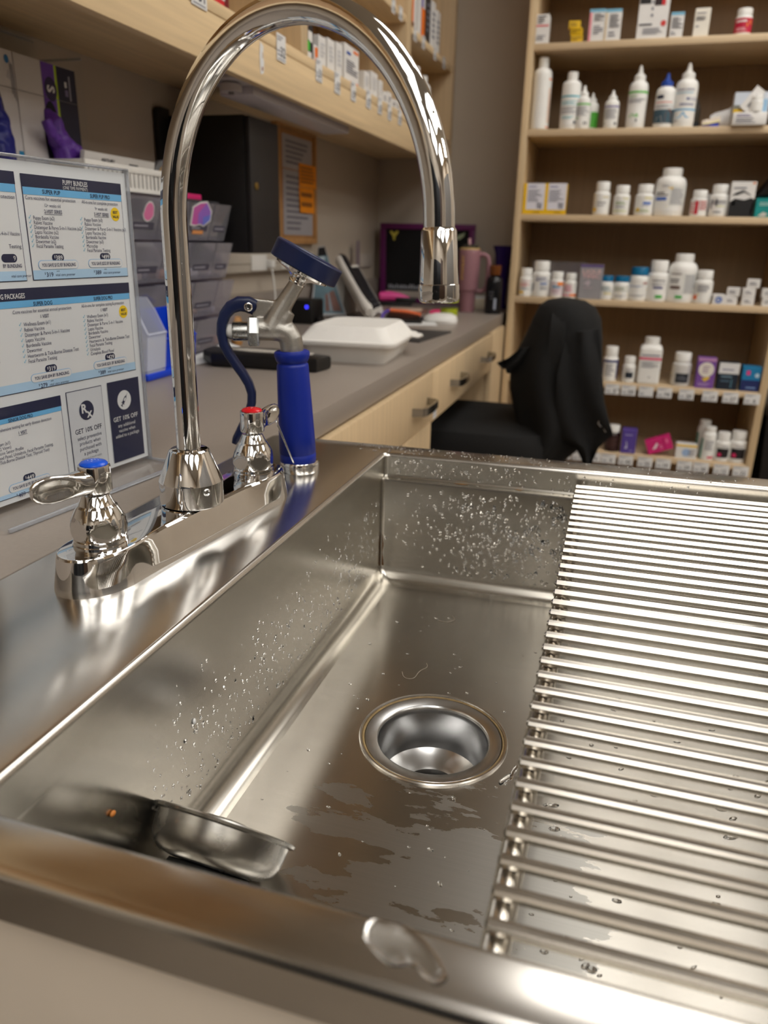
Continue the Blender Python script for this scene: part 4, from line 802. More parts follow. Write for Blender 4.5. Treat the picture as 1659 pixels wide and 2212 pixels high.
sc('low white carton with a yellow top on the lowest visible shelf', .267, Z6, .066, .048, CW, (('r', Y_, 0, 1, .86, 1), ('d', C(160, 186, 222), .5, .45, .20), ('l', GY, .6, .95, .2, .7, 4)), group=CT)
sb('tall white bottle with a teal stripe, front of the pair on the lowest visible shelf', .334, Z6, .044, .112, 'neck', (('r', C(110, 160, 146), .0, .16, .0, .9), ('r', C(210, 60, 90), .5, .85, .04, .14), ('l', GY, .3, .85, .4, .85, 6)), group=BT, lab=(.04, .72), capf=1.5)
sb('tall white bottle half hidden behind the teal striped one', .322, Z6, .044, .122, 'neck', (('r', C(110, 160, 146), .0, .2, .0, .9),), group=BT, lab=(.04, .72), cy=yc(.044) + .055, capf=1.5)
for x, w_, h_, l in ((.379, .046, .098, 'white bottle with a black square and pink dot, second from the right upright'), (.4255, .054, .105, 'white bottle with a black square and pink dot by the right upright')):
    sb(l, x, Z6, w_, h_, 'pill', (('r', C(34, 30, 34), .2, .85, .12, .72), ('d', C(226, 50, 110), .36, .32, .26), ('l', GY, .4, .85, .78, .9, 2)), group=BT)
for k, (x, t) in enumerate(((-.131, ''), (-.078, '14'), (-.029, '9'), (.021, '9'), (.078, '43'), (.141, '22'), (.200, '19'), (.268, '29'), (.320, '20'), (.384, '12'), (.443, '22'))):
    l = ['price tag under the left white bottle below the jacket', 'price tag under the right white bottle below the jacket', 'price tag just right of the jacket hem', 'price tag under the dark brown bottle', 'price tag under the violet animal carton', 'price tag left of the tipped pink carton', 'price tag right of the tipped pink carton', 'price tag under the yellow topped carton', 'price tag under the teal striped bottle', 'price tag under the second bottle from the right upright', 'price tag nearest the right upright on the lowest visible shelf'][k]
    tag(TG(x, Z6), .048, .034, t).done('price_tag', None, l, cat='price tag', group='price tags on the lower shelf edges', norm=False)
bk = thing('black_bin', 'dark bin standing on the floor right of the shelf unit', 'bin', (.70, 2.80, FLOOR))
b = B(); b.loft([[(.70 + sx * .17, 2.80 + sy * .13, FLOOR) for sx, sy in ((-1, -1), (1, -1), (1, 1), (-1, 1))], [(.70 + sx * .21, 2.80 + sy * .16, FLOOR + .62) for sx, sy in ((-1, -1), (1, -1), (1, 1), (-1, 1))]], BLACK); b.done('body', bk)
b = B(); b.box(.482, .918, 2.632, 2.968, FLOOR + .62, FLOOR + .66, BLACK, .01); b.done('lid', bk)

# ------------------------------------------------------------------ price sheet in its acrylic stand
P0 = Vector((-.451, .6567, .0055)); UL = Vector((-.1161, -.9932, 0)).normalized(); NS = Vector((.9932, -.1161, 0)).normalized(); ZV = Vector((0, 0, 1))
SW, SH = .208, .269
sg = thing('sign_stand', 'clear acrylic stand holding the vaccine price sheet behind the faucet', 'sign', tuple(P0 + UL * SW / 2 - Vector((0, 0, .0065))), atan2(UL.y, UL.x))
# plane coordinates in mm: s to the left from the sheet's right edge, v up from its foot
def PF(h): return lambda s_, v_: P0 - UL * 0 + UL * (s_ / 1000) + ZV * (v_ / 1000) + NS * h
sheet = B()
i0 = sheet.mi(WP)
def slab(bb, s0, s1, v0, v1, h0, h1, m, bev=0.0):
    T = Matrix(((UL.x, 0, NS.x, P0.x), (UL.y, 0, NS.y, P0.y), (0, 1, 0, P0.z), (0, 0, 0, 1)))
    bb.box(s0 / 1000, s1 / 1000, v0 / 1000, v1 / 1000, h0, h1, m, bev, T)
slab(sheet, 0, 208, 0, 268, -.0003, 0, WP)
INK, SKY, PALE, YEL, TX, LINE = C(30, 34, 64, .45), C(110, 180, 226, .45), C(178, 208, 232, .45), C(246, 204, 24, .45), C(44, 48, 84, .5), C(34, 38, 70, .5)
CREAM = M('sheet_white', (226, 224, 222), .5, var=.01)
PA, PB, PC, PD = PF(.0003), PF(.0005), PF(.0007), PF(.0009)
def R_(x0, x1, v0, v1, m, F): sheet.rect(x0, x1, v0, v1, m, F)
# text runs left to right as seen: s decreases to the right
def TX_(t, sx, v, size, m=TX, width=None, align='C', bold=.0, F=PD, shear=0):
    G = lambda x, y: F(sx - x, v + y)
    sheet.text(t, 0, 0, size, m, G, width=width, align=align, bold=bold, shear=shear)
def panel(s0, s1, v0, v1, top, sky):
    R_(s1, s0, v0, v1, LINE, PA); R_(s1 + .7, s0 - .7, v0 + .7, v1 - .7, CREAM, PB)
    if top: R_(s1, s0, v1 - top, v1, INK, PC)
    if sky: R_(s1 + .7, s0 - .7, v1 - top - sky, v1 - top, SKY, PC)
def foot(s0, s1, v0, h): R_(s1 + .7, s0 - .7, v0 + .7, v0 + h, PALE, PC)
def price(sx, v, t, w_=14, save=None, sv=None, sw=44, deal=None, dv=None, ds=None):
    sheet.pill(sx - w_ / 2 - 1, sx + w_ / 2 + 1, v - 3.2, v + 3.2, INK, PC); TX_('$', sx + w_ * .33, v + .8, 3.0, CREAM); TX_(t, sx - 1.2, v, 5.2, CREAM, bold=.012)
    if save:
        sheet.pill(sx - sw / 2, sx + sw / 2, sv - 3.7, sv + 3.7, SKY, PC); sheet.pill(sx - sw / 2 + .35, sx + sw / 2 - .35, sv - 3.35, sv + 3.35, CREAM, PD); 
        TX_('YOU SAVE $' + save + ' BY BUNDLING', sx, sv, 3.9, TX, width=sw * .84, bold=.015, F=PF(.0011))
    if deal:
        TX_('$', ds + 5.6, dv + 1, 2.6, TX); TX_(deal, ds + .6, dv, 5.0, TX, bold=.012); TX_('with', ds - 8.5, dv + 2.6, 1.9, TX); TX_('vital care premier', ds - 16.5, dv - .4, 3.0, TX, width=22, shear=.2)
def ticks(sx, v, dv, items, size=4.1, squeeze=.80):
    for k, t in enumerate(items):
        y = v - dv * k
        sheet.poly([(sx + 1.2, y + .1), (sx + .5, y - 1.2), (sx - 1.4, y + 1.7), (sx - .9, y + 1.9), (sx + .45, y - .4), (sx + .8, y + .4)], C(120, 186, 210), PD)
        vs, _ = text_geo(t, 0.0, 0.0); wd_ = (max(q[0] for q in vs) - min(q[0] for q in vs)) * size * squeeze
        TX_(t, sx - 3.6, y, size, TX, width=wd_, align='L')
def best(sx, v):
    sheet.disc(sx, v, 5.8, 5.8, YEL, PC, 32); TX_('BEST', sx, v + 1.7, 3.2, DARKTXT, bold=.02, width=6); TX_('VALUE', sx, v - 2.0, 3.2, DARKTXT, bold=.02, width=7.6)
# kitten panel, cut by the left of the frame
panel(208, 125.5, 177.6, 259.5, 9.2, 6.0); foot(208, 125.5, 177.6, 8); TX_('protection', 136, 241, 4.0, TX); TX_('Distemper & 4-in-1 Vaccine', 127.5, 214, 4.1, TX, align='R', width=34); TX_('Testing', 127.5, 204.5, 4.1, TX, align='R'); TX_('BY BUNDLING', 129.5, 189.8, 3.9, TX, align='R', width=18, bold=.015); TX_('vital care premier', 131, 182, 3.0, TX, width=20, shear=.2); sheet.pill(133, 148, 192.3, 198.7, INK, PC); TX_('9', 135.6, 195.5, 5.2, CREAM)
# puppy bundles
panel(119.5, 7, 177.8, 258.8, 9.6, 5.6); foot(119.5, 7, 177.8, 8)
TX_('PUPPY BUNDLES', 62.6, 255.2, 5.4, CREAM, width=28, bold=.012); TX_('(ONE TIME PAYMENT)', 62.8, 251.2, 3.6, CREAM, width=28)
TX_('SUPER PUP', 90, 246.6, 4.6, INK, width=19, bold=.012); TX_('SUPER PUP PRO', 34.6, 246.4, 4.6, INK, width=24, bold=.012)
TX_('Core vaccines for essential protection', 91, 241.4, 4.0, TX, width=53); TX_('All-in-one for complete protection', 35.2, 241.2, 4.0, TX, width=44)
TX_('12+ weeks old', 90.3, 236.4, 3.8, TX, width=17); TX_('9+ weeks old', 34.8, 236.3, 3.8, TX, width=15)
TX_('2-VISIT SERIES', 90.3, 231.7, 4.0, TX, width=19, bold=.012); TX_('3-VISIT SERIES', 34.9, 231.6, 4.0, TX, width=18, bold=.012)
for sx, hw in ((90.3, 9.5), (34.9, 9)): R_(sx - hw, sx + hw, 229.3, 229.6, TX, PD)
best(17.3, 232.4)
ticks(115.5, 226.5, 3.63, ['Puppy Exam (x2)', 'Rabies Vaccine', 'Distemper & Parvo 5-in-1 Vaccine (x2)', 'Lepto Vaccine (x2)', 'Bordetella Vaccine', 'Dewormer (x2)', 'Fecal Parasite Testing'])
ticks(60, 226.8, 3.63, ['Puppy Exam (x3)', 'Rabies Vaccine', 'Distemper & Parvo 5-in-1 Vaccine (x3)', 'Lepto Vaccine (x2)', 'Bordetella Vaccine', 'Dewormer (x3)', 'Microchip', 'Fecal Parasite Testing'])
price(90.7, 195.5, '389', 11, '152', 189.8, 44, '319', 182.2, 101); price(35.3, 195.8, '499', 11, '232', 190.2, 43, '389', 182.6, 45)
# dog packages
panel(208, 7.5, 89.6, 172.4, 9.6, 5.4); foot(208, 7.5, 89.6, 8)
TX_('DOG PACKAGES', 130.5, 166.6, 5.6, CREAM, align='R', width=30, bold=.012)
TX_('SUPER DOG', 113, 159.6, 4.6, INK, width=20, bold=.012); TX_('SUPER DOG PRO', 43, 160, 4.6, INK, width=24, bold=.012)
TX_('Core vaccines for essential annual protection', 113.6, 154.2, 4.0, TX, width=62); TX_('All-in-one for complete testing & protection', 43.6, 154.6, 4.0, TX, width=54)
TX_('1 VISIT', 112.6, 149.2, 4.0, TX, width=9, bold=.012); TX_('1 VISIT', 43.2, 149.6, 4.0, TX, width=8.5, bold=.012); best(18.2, 146.2)
ticks(139, 144, 4.28, ['Wellness Exam (x1)', 'Rabies Vaccine', 'Distemper & Parvo 5-in-1 Vaccine', 'Lepto Vaccine', 'Bordetella Vaccine', 'Dewormer', 'Heartworm & Tick-Borne Disease Test', 'Fecal Parasite Testing'], 4.4)
ticks(69, 145, 3.66, ['Wellness Exam (x1)', 'Rabies Vaccine', 'Distemper & Parvo 5-in-1 Vaccine', 'Lepto Vaccine', 'Bordetella Vaccine', 'Dewormer', 'Heartworm & Tick-Borne Disease Test', 'Fecal Parasite Testing', 'Urinalysis', 'Complete Blood Panel'])
TX_('Disease Test', 163, 118, 4.4, TX, align='R', width=22)
price(112.8, 105.2, '319', 11, '94', 99.2, 45, '279', 92.2, 122); price(41.4, 106.4, '429', 11, '231', 100.6, 44, '389', 93.6, 52); TX_('BUNDLING', 168, 100, 3.9, TX, align='R', bold=.015); 
# senior panel
panel(208, 106.4, 4.6, 80.8, 9.4, 4.0); foot(208, 106.4, 4.6, 4.2)
TX_('SENIOR DOG PRO', 151.2, 69.2, 4.2, INK, width=25, bold=.012); TX_('Comprehensive testing for early disease detection', 119.5, 63.0, 3.9, TX, align='R', width=62); TX_('1 VISIT', 151, 57.2, 3.8, TX, width=8.5, bold=.012); R_(146.5, 155.5, 55, 55.3, TX, PD)
for k, (t, x_, e) in enumerate((('Wellness Exam (x1)', 165, 0), ('Radiographs (2 Views)', 164.5, 0), ('Comprehensive Senior Profile', 152.5, 0), ('(Complete Blood Panel, Urinalysis, Fecal Parasite Testing,', 121, .15), ('Heartworm & Tick-Borne Disease Test, Thyroid Test)', 126, .15))):
    vs, _ = text_geo(t, 0.0, e); wd_ = (max(q[0] for q in vs) - min(q[0] for q in vs)) * 4.0 * .80; TX_(t, x_, 51.6 - k * 3.75, 4.0, TX, width=wd_, align='R', shear=e)
price(150.7, 17.6, '449', 11, '195', 12.2, 44, '409', 5.0, 160)
# two offer cards
panel(100, 56.2, 3.3, 82, 0, 0); R_(57, 99.3, 4, 81.3, C(214, 214, 216, .5), PC); sheet.disc(78, 62.2, 9, 9, INK, PD, 36); TX_('R', 80.6, 64.4, 11.5, CREAM, bold=.03, F=PF(.0011)); TX_('x', 75.0, 59.6, 11.5, CREAM, bold=.03, F=PF(.0011))
TX_('GET 10% OFF', 78, 44.5, 6.4, INK, width=33, bold=.01)
for k, (t, w_) in enumerate((('select preventive', 30), ('products when', 26), ('purchased with', 27), ('a package', 18))): TX_(t, 77.6, 37.9 - k * 5.0, 5.0, TX, width=w_)
for k, (t, w_) in enumerate((('Minimum 6 month supply', 25), ('purchase required.', 17), ('Ask a team member for details.', 28))): TX_(t, 77.4, 17.9 - k * 3.2, 2.6, GREYTXT, width=w_)
R_(49, 5.6, 4, 82.8, INK, PB); sheet.disc(28, 63.2, 9.4, 9.4, CREAM, PC, 36)
def rot(pts, a, cx, cy): return [(cx - (x * cos(a) - y * sin(a)), cy + x * sin(a) + y * cos(a)) for x, y in pts]
for pts in ([(-3.4, -1.5), (3.2, -1.5), (3.2, 1.5), (-3.4, 1.5)], [(3.2, -.8), (4.8, -.5), (4.8, .5), (3.2, .8)], [(4.8, -.18), (8, -.1), (8, .1), (4.8, .18)], [(-4.2, -2.4), (-3.5, -2.4), (-3.5, 2.4), (-4.2, 2.4)], [(-6.4, -.5), (-4.2, -.5), (-4.2, .5), (-6.4, .5)], [(-7.0, -1.5), (-6.3, -1.5), (-6.3, 1.5), (-7.0, 1.5)]): sheet.poly(rot(pts, .9, 28, 63.2), INK, PD)
sheet.poly(rot([(-1.0, -.9), (2.6, -.9), (2.6, .9), (-1.0, .9)], .9, 28, 63.2), CREAM, PF(.0011))
TX_('GET 10% OFF', 28.2, 46.2, 6.2, CREAM, width=34, bold=.01)
for k, (t, w_) in enumerate((('any additional', 24), ('vaccine when', 23), ('added to a package', 33))): TX_(t, 27.8, 39.4 - k * 5.0, 4.8, CREAM, width=w_)
sheet.done('price_sheet', sg, label='printed white sheet of puppy and dog vaccine bundles', norm=False)
acr = B()
slab(acr, -1.0, 211, -4.5, 271, .0016, .0036, CLEAR, .0006); slab(acr, -1.0, 211, -4.5, 271, -.0038, -.0014, CLEAR, .0006)
acr.done('sleeve', sg, label='clear acrylic sleeve')
EDGE = M_clear('acrylic_edge', tint=(225, 228, 232), gloss=.5, haze=.25)
b = B(); slab(b, -1.0, 211, 270.2, 272.0, -.0038, .0036, EDGE, .0006); slab(b, -2.2, -1.0, -4, 272.0, -.0038, .0036, EDGE, .0008); b.done('sleeve_edge', sg)
b = B(); slab(b, -4.2, 211, -5.9, -3.7, -.036, .040, CLEAR, .0006); b.done('base', sg)
b = B(); slab(b, -4.2, 211, -6.0, -2.8, .0395, .0425, EDGE, .0006); slab(b, -6.0, -4.2, -6.0, -2.8, -.036, .0425, EDGE, .0006); b.done('base_edge', sg)

# ------------------------------------------------------------------ gloves on the wall
gh = thing('glove_holder', 'clear acrylic wall holder around the glove boxes', 'holder', (-.90, 1.0, .3))
b = B(); b.box(XW + .001, -.852, 1.150, 1.153, .300, .478, CLEAR); b.box(XW + .001, XW + .003, .74, 1.153, .300, .505, CLEAR); b.box(-.8545, -.852, .74, 1.153, .300, .325, CLEAR); b.box(XW + .001, -.852, .74, 1.153, .297, .300, CLEAR); b.done('shell', gh)
b = B(); b.box(XW + .001, -.852, 1.1495, 1.1535, .476, .479, EDGE); b.box(XW + .001, XW + .0035, .74, 1.153, .5035, .506, EDGE); b.done('rim', gh)
GF = lambda h: (lambda y, z: Vector((-.8600 + h, y, z)))
GW = M('glove_box_white', (206, 203, 204), .5, var=.02)
def gbox(name, label, y0, y1, purple):
    t = thing(name, label, 'glove box', (-.90, (y0 + y1) / 2, .3015))
    b = B(); b.box(-.936, -.860, y0, y1, .3015, .460, GW, .001)
    if purple:
        F, G, H = GF(.0006), GF(.0010), GF(.0014)
        b.rect(1.0665, 1.0945, .3025, .459, C(104, 62, 168), F); b.rect(1.0945, 1.0995, .3025, .459, C(176, 204, 40), F); b.rect(1.0995, y1 - .0005, .3025, .459, C(26, 26, 54), F)
        b.disc(1.083, .4245, .0135, .0165, C(40, 24, 74), G); b.text('S', 1.083, .4245, .022, C(228, 226, 232), H, bold=.03, rot=-pi / 2 + .0)
        b.rect(1.1255, 1.1290, .415, .449, C(150, 148, 164), G); b.rect(1.1155, 1.1205, .432, .440, C(220, 220, 226), G); b.rect(1.1155, 1.1225, .420, .429, C(120, 110, 150), G)
    else:
        F = GF(.0006); b.disc(y1 - .013, .448, .0042, .0055, C(40, 110, 170), F)
        for k in range(3): b.rect(y1 - .0085 + k * .0025, y1 - .0075 + k * .0025, .405 - k * .004, .447 - k * .002, GREYTXT, F)
        b.poly([(y1 - .016, .425), (y1 - .008, .422), (y1 - .012, .436)], C(180, 180, 186), F); b.rect(y1 - .010, y1 - .0005, .325, .332, C(20, 130, 180), F)
    b.done('carton', t, norm=False, angle=30)
    b = B(); b.rect(y0, y1, .4118, .4126, C(120, 116, 120), GF(.0008)); b.done('lid_seam', t, norm=False)
    b = B(); cy, cz, ry, rz_ = (1.078, .356, .0185, .052) if purple else (y1 - .058, .365, .030, .062)
    b.disc(cy, cz, ry, rz_, M('dark_slit', (18, 10, 30), .7), GF(.0012), 36); b.done('opening', t, norm=False)
    return t
g1 = gbox('glove_box', 'white and purple glove box marked S with a purple glove hanging out', 1.0125, 1.1435, True)
g2 = gbox('glove_box', 'white glove box with dark blue gloves at the left edge of the photo', .8795, 1.0105, False)
def glove(parent, m, blobs, nm, lab):
    b = B()
    for pts, rad in blobs: b.tube(pts, rad, m, 14)
    o = b.done(nm, parent, label=lab, angle=80, mods=[('REMESH', dict(mode='VOXEL', voxel_size=.0017)), ('SMOOTH', dict(factor=.5, iterations=6))])
    tx = bpy.data.textures.new('folds', 'CLOUDS'); tx.noise_scale = .018; tx.noise_depth = 1
    d = o.modifiers.new('folds', 'DISPLACE'); d.texture = tx; d.strength = .009; d.mid_level = .5; d.texture_coords = 'LOCAL'
    return o
NITR = M('purple_nitrile', (98, 54, 158), .42, var=.06); NITB = M('blue_nitrile', (22, 30, 120), .42, var=.1)
glove(g1, NITR, (([(-.866, 1.074, .396), (-.856, 1.074, .378), (-.850, 1.078, .352), (-.846, 1.084, .326), (-.849, 1.084, .306)], [.008, .015, .017, .016, .011]),
    ([(-.856, 1.074, .350), (-.842, 1.060, .352), (-.836, 1.046, .360), (-.835, 1.037, .368), (-.836, 1.036, .376)], [.010, .0085, .0080, .0075, .0065]),
    ([(-.850, 1.086, .350), (-.838, 1.102, .340), (-.836, 1.113, .326), (-.840, 1.108, .308)], [.012, .013, .012, .011]),
    ([(-.850, 1.080, .322), (-.845, 1.070, .308), (-.850, 1.066, .290)], [.012, .010, .008]), ([(-.850, 1.094, .320), (-.846, 1.100, .305), (-.850, 1.098, .290)], [.012, .010, .008])), 'glove', 'crumpled purple nitrile glove')
glove(g2, NITB, (([(-.866, .955, .400), (-.860, .955, .360), (-.858, .954, .320), (-.862, .955, .285)], [.016, .024, .026, .016]), ([(-.862, .950, .34), (-.852, .966, .318), (-.856, .972, .300)], [.014, .010, .008])), 'glove', 'crumpled dark blue nitrile glove')

# ------------------------------------------------------------------ organizer, basket and bins by the wall
org = thing('drawer_organizer', 'clear plastic tilt-bin organizer standing on the counter against the left wall', 'organizer', (-.86, 1.305, 0))
yb = [1.137, 1.228, 1.319, 1.410, 1.476]; zb = [.004, .072, .142, .213, .284]
b = B()
for y in (1.135, 1.478): b.box(-.910, -.800, y - .001, y + .001, .0, .286, BIN)
b.box(-.910, -.908, 1.136, 1.477, 0, .286, BIN)
for z in (.001, .286): b.box(-.910, -.800, 1.136, 1.477, z - .001, z + .001, BIN)
b.done('frame', org)
for r in range(4):
    for c in range(4):
        y0, y1, z0, z1_ = yb[c] + .002, yb[c + 1] - .002, zb[r] + .002, zb[r + 1] - .003
        b = B(); T_ = .0014; xb, xf, xt = -.905, -.792, -.772
        def quadbox(p): # thin slab from four corner points pushed along its normal
            n = (Vector(p[1]) - Vector(p[0])).cross(Vector(p[3]) - Vector(p[0])).normalized() * T_
            b.loft([[Vector(q) for q in p], [Vector(q) + n for q in p]], BIN)
        quadbox([(xf, y0, z0), (xf, y1, z0), (xt, y1, z1_), (xt, y0, z1_)])
        quadbox([(xb, y0, z0), (xf, y0, z0), (xt, y0, z1_), (xb, y0, z1_)]); quadbox([(xb, y1, z0), (xf, y1, z0), (xt, y1, z1_), (xb, y1, z1_)])
        quadbox([(xb, y0, z0), (xb, y1, z0), (xf, y1, z0), (xf, y0, z0)])
        o = b.done('bin', org)
        FB = lambda h: (lambda u, v: Vector((xf + (xt - xf) * v + .0016 + h, y0 + (y1 - y0) * u, z0 + (z1_ - z0) * v)))
        if (r, c) != (1, 3): b = B(); b.rect(.16, .86, .24, .40, C(70, 68, 84), FB(.0003)); lines(b, FB(.0006), .2, .8, .27, .37, 1, C(150, 148, 160), r * 4 + c); b.done('label_strip', o, norm=False)
        if r in (0, 1, 2):
            b = B(); rr = random.Random(r * 7 + c)
            for q in range(4):
                b.box(-.895 + q * .024, -.877 + q * .024, y0 + .012, y1 - .012 - rr.random() * .02, z0 + .003, z0 + .010 + rr.random() * .012, [CW, C(214, 206, 200), C(196, 150, 130), C(210, 214, 220)][(r + c + q) % 4], .002)
            b.done('packets', o)
        if (r, c) == (3, 0):
            b = B(); P = [(.60 + .17 * cos(a) * (1.0 if sin(a) < 0 else .86), .66 + .21 * sin(a)) for a in [2 * pi * k / 24 for k in range(24)]]; b.poly([(.6 + (x - .6) * 1.16, .66 + (y - .66) * 1.16) for x, y in P], WP, FB(.0009)); b.poly(P, C(222, 120, 170), FB(.0013)); b.done('sticker', o, label='plain pink sticker', norm=False)
        if (r, c) == (3, 2):
            b = B(); P = [(.15, .42), (.12, .85), (.36, .97), (.62, 1.0), (.86, .78), (.88, .55), (.66, .40), (.50, .44), (.32, .40)]
            b.poly([(.5 + (x - .5) * 1.14, .68 + (y - .68) * 1.14) for x, y in P], WP, FB(.0009)); b.poly(P, C(196, 92, 170), FB(.0013)); b.poly([(.40, .43), (.34, .70), (.62, 1.0), (.86, .78), (.88, .55), (.66, .40), (.50, .44)], C(150, 104, 200), FB(.0016)); b.poly([(.60, .42), (.56, .62), (.87, .70), (.88, .55), (.66, .40)], C(110, 120, 214), FB(.0019)); b.done('sticker', o, label='pink to blue rounded sticker', norm=False)
            b = B(); b.rect(.25, .70, .16, .26, C(222, 150, 90), FB(.0009)); b.done('sticker', o, label='small orange sticker', norm=False)
b = B(); b.box(-.85, -.80, 1.335, 1.41, .2875, .297, C(222, 40, 120), .001); b.done('pink_box', None, 'flat pink box lying on top of the clear organizer', cat='box')
bs = thing('plastic_basket', 'white slotted plastic basket on top of the clear organizer', 'basket', (-.85, 1.16, .2875))
b = B(); y0, y1, x0, x1, z0, z1_ = 1.050, 1.330, -.846, -.788, .2875, .3260
b.box(x0, x1, y0, y1, z0, z0 + .002, W); 
for xx in (x0, x1): 
    b.box(xx - .0015, xx + .0015, y0, y1, z0, z0 + .006, W); b.box(xx - .002, xx + .0035, y0 - .003, y1 + .003, z1_ - .010, z1_, W, .001)
    n = 24
    for k in range(n + 1):
        y = y0 + (y1 - y0) * k / n; b.box(xx - .0012, xx + .0012, y - .0028, y + .0028, z0 + .005, z1_ - .009, W)
for yy in (y0, y1):
    b.box(x0, x1, yy - .0015, yy + .0015, z0, z0 + .006, W); b.box(x0, x1, yy - .0025, yy + .0025, z1_ - .010, z1_, W, .001)
    for k in range(12): x = x0 + (x1 - x0) * k / 11; b.box(x - .0028, x + .0028, yy - .0012, yy + .0012, z0 + .005, z1_ - .009, W)
b.done('body', bs)
b = B(); T = Matrix.Translation((-.826, 1.232, .2900)) @ Matrix.Rotation(.18, 4, 'Y') @ Matrix.Rotation(.0, 4, 'X'); b.box(-.004, .004, -.145, .045, 0, .053, CW, .0005, T)
F = lambda h: frame(T @ Vector((.004, -.145, 0)), T.to_3x3() @ Vector((0, 1, 0)), T.to_3x3() @ Vector((0, 0, 1)))(h)
b.text('HOW TO APPLY', .058, .0435, .0075, DARKTXT, F(.0006), width=.034, bold=.03); lines(b, F(.0006), .114, .142, .0405, .0450, 1, DARKTXT, 6); lines(b, F(.0006), .034, .084, .035, .039, 1, GREYTXT, 2); lines(b, F(.0006), .112, .150, .030, .038, 2, GREYTXT, 3)
b.done('leaflet_box', None, 'white leaflet box lettered HOW TO APPLY standing in the basket', cat='box', norm=False, angle=30)
tr = thing('tape_roll', 'grey tape roll with a yellow core standing in the basket', 'tape', (-.80, 1.303, .290))
T = axis_T((-.812, 1.303, .3190), (.95, -.3, 0))
b = B(); b.lathe([(.0200, -.008), (.0285, -.008), (.0290, -.007), (.0290, .007), (.0285, .008), (.0200, .008), (.0200, -.008)], M('grey_tape', (120, 122, 126), .4), T, 36, (False, False)); b.done('tape', tr)
b = B(); b.lathe([(.0185, -.0085), (.0200, -.0085), (.0200, .0085), (.0185, .0085), (.0185, -.0085)], C(206, 160, 70), T, 36, (False, False)); b.done('core', tr)
bb_ = thing('blue_bin', 'blue stacking bin on the counter beside the clear organizer', 'bin', (-.745, 1.16, -.0015))
BB = M('blue_polypropylene', (12, 60, 196), .35, var=.04)
def hopper(parent, m, x0, x1, y0, y1, z0, z1_, lip, t=.002):
    b = B(); pr = [(x0, z0), (x1, z0 + .004), (x1 + .006, z0 + lip), (x1 - .012, z1_ - .018), (x1 - .026, z1_), (x0, z1_)]
    for yy in (y0, y1): b.prism([(p[0], p[1]) for p in pr], -t / 2, t / 2, m, Matrix(((1, 0, 0, 0), (0, 0, 1, yy), (0, 1, 0, 0), (0, 0, 0, 1))))
    b.box(x0, x1, y0, y1, z0, z0 + t, m); b.box(x0, x0 + t, y0, y1, z0, z1_, m)
    b.loft([[(x1, y0, z0 + .004), (x1, y1, z0 + .004), (x1 + .006, y1, z0 + lip), (x1 + .006, y0, z0 + lip)], [(x1 - t, y0, z0 + .004), (x1 - t, y1, z0 + .004), (x1 + .006 - t, y1, z0 + lip), (x1 + .006 - t, y0, z0 + lip)]], m)
    b.tube([(x1 + .006, y0, z0 + lip), (x1 - .012, y0, z1_ - .018), (x1 - .026, y0, z1_), (x0, y0, z1_)], .0022, m, 8)
    b.tube([(x1 + .006, y0, z0 + lip), (x1 + .006, y1, z0 + lip)], .0022, m, 8)
    return b.done('body', parent)
hopper(bb_, BB, -.770, -.722, 1.118, 1.215, -.0013, .104, .060)
b = B(); b.box(-.780, -.712, 1.054, 1.190, -.0014, .010, BB, .003); b.done('tray', bb_)
mb = thing('frosted_bin', 'frosted translucent bin with white papers inside, in front of the blue bin', 'bin', (-.745, 1.08, .010))
hopper(mb, MILKY, -.772, -.716, 1.060, 1.112, .0102, .126, .062)
b = B(); b.box(-.768, -.728, 1.068, 1.106, .0126, .050, CW, .001); b.box(-.766, -.724, 1.070, 1.104, .050, .058, C(200, 190, 176), .001, None, 1); b.done('papers', mb)
b = B(); T = Matrix.Translation((-.738, 1.305, -.0012)) @ Matrix.Rotation(-.30, 4, 'Z'); b.loft([[T @ Vector(p) for p in ((-.02, -.06, 0), (.02, -.06, 0), (.02, -.06, .001), (-.02, -.06, .001))], [T @ Vector(p) for p in ((-.03, .02, .012), (.026, .02, .004), (.026, .02, .006), (-.03, .02, .014))], [T @ Vector(p) for p in ((-.03, .07, .024), (.03, .07, .014), (.03, .07, .016), (-.03, .07, .026))]], WP)
b.done('leaflet', None, 'folded white leaflet on the counter right behind the faucet neck', cat='leaflet', angle=30)

# ------------------------------------------------------------------ wall fittings
kc = thing('key_cabinet', 'black steel key cabinet with a brass keyhole on the left wall', 'cabinet', (-.845, 1.593, .190))
BM = M('black_powder_coat', (20, 18, 18), .5, var=.1); BM2 = M('black_cabinet_door', (34, 31, 31), .5, var=.08)
b = B(); b.box(XW + .0015, -.762, 1.524, 1.664, .190, .452, BM, .002); b.done('body', kc)
b = B(); b.box(-.7615, -.750, 1.525, 1.663, .192, .450, BM2, .002); kd = b.done('door', kc)
b = B(); b.lathe([(.0072, 0), (.0072, .0025), (.0050, .0032), (.0018, .0032), (.0016, .0005)], M('brass', (190, 160, 90), .3, 1.0, vscale=60), axis_T((-.7500, 1.548, .322), (1, 0, 0)), 24); b.done('keyhole', kd)
b = B(); b.prism([(1.478 + sx, .352 + sz) for sx, sz in ((.012, 0), (.045, 0), (.045, .112), (.012, .112), (.006, .110), (0, .104), (0, .008))], 0, .012, BM, Matrix(((0, 0, 1, XW + .0015), (1, 0, 0, 0), (0, 1, 0, 0), (0, 0, 0, 1))), .002)
b.done('black_wall_panel', None, 'black rounded panel on the wall just before the key cabinet', cat='panel')
rw = thing('cable_raceway', 'beige cable raceway along the wall below the key cabinet', 'raceway', (XW, 1.7, .138))
RWM = M('raceway_plastic', (196, 188, 176), .45, var=.02)
b = B(); b.box(XW + .0015, XW + .026, 1.0, 2.27, .138, .186, RWM, .003); b.done('duct', rw)
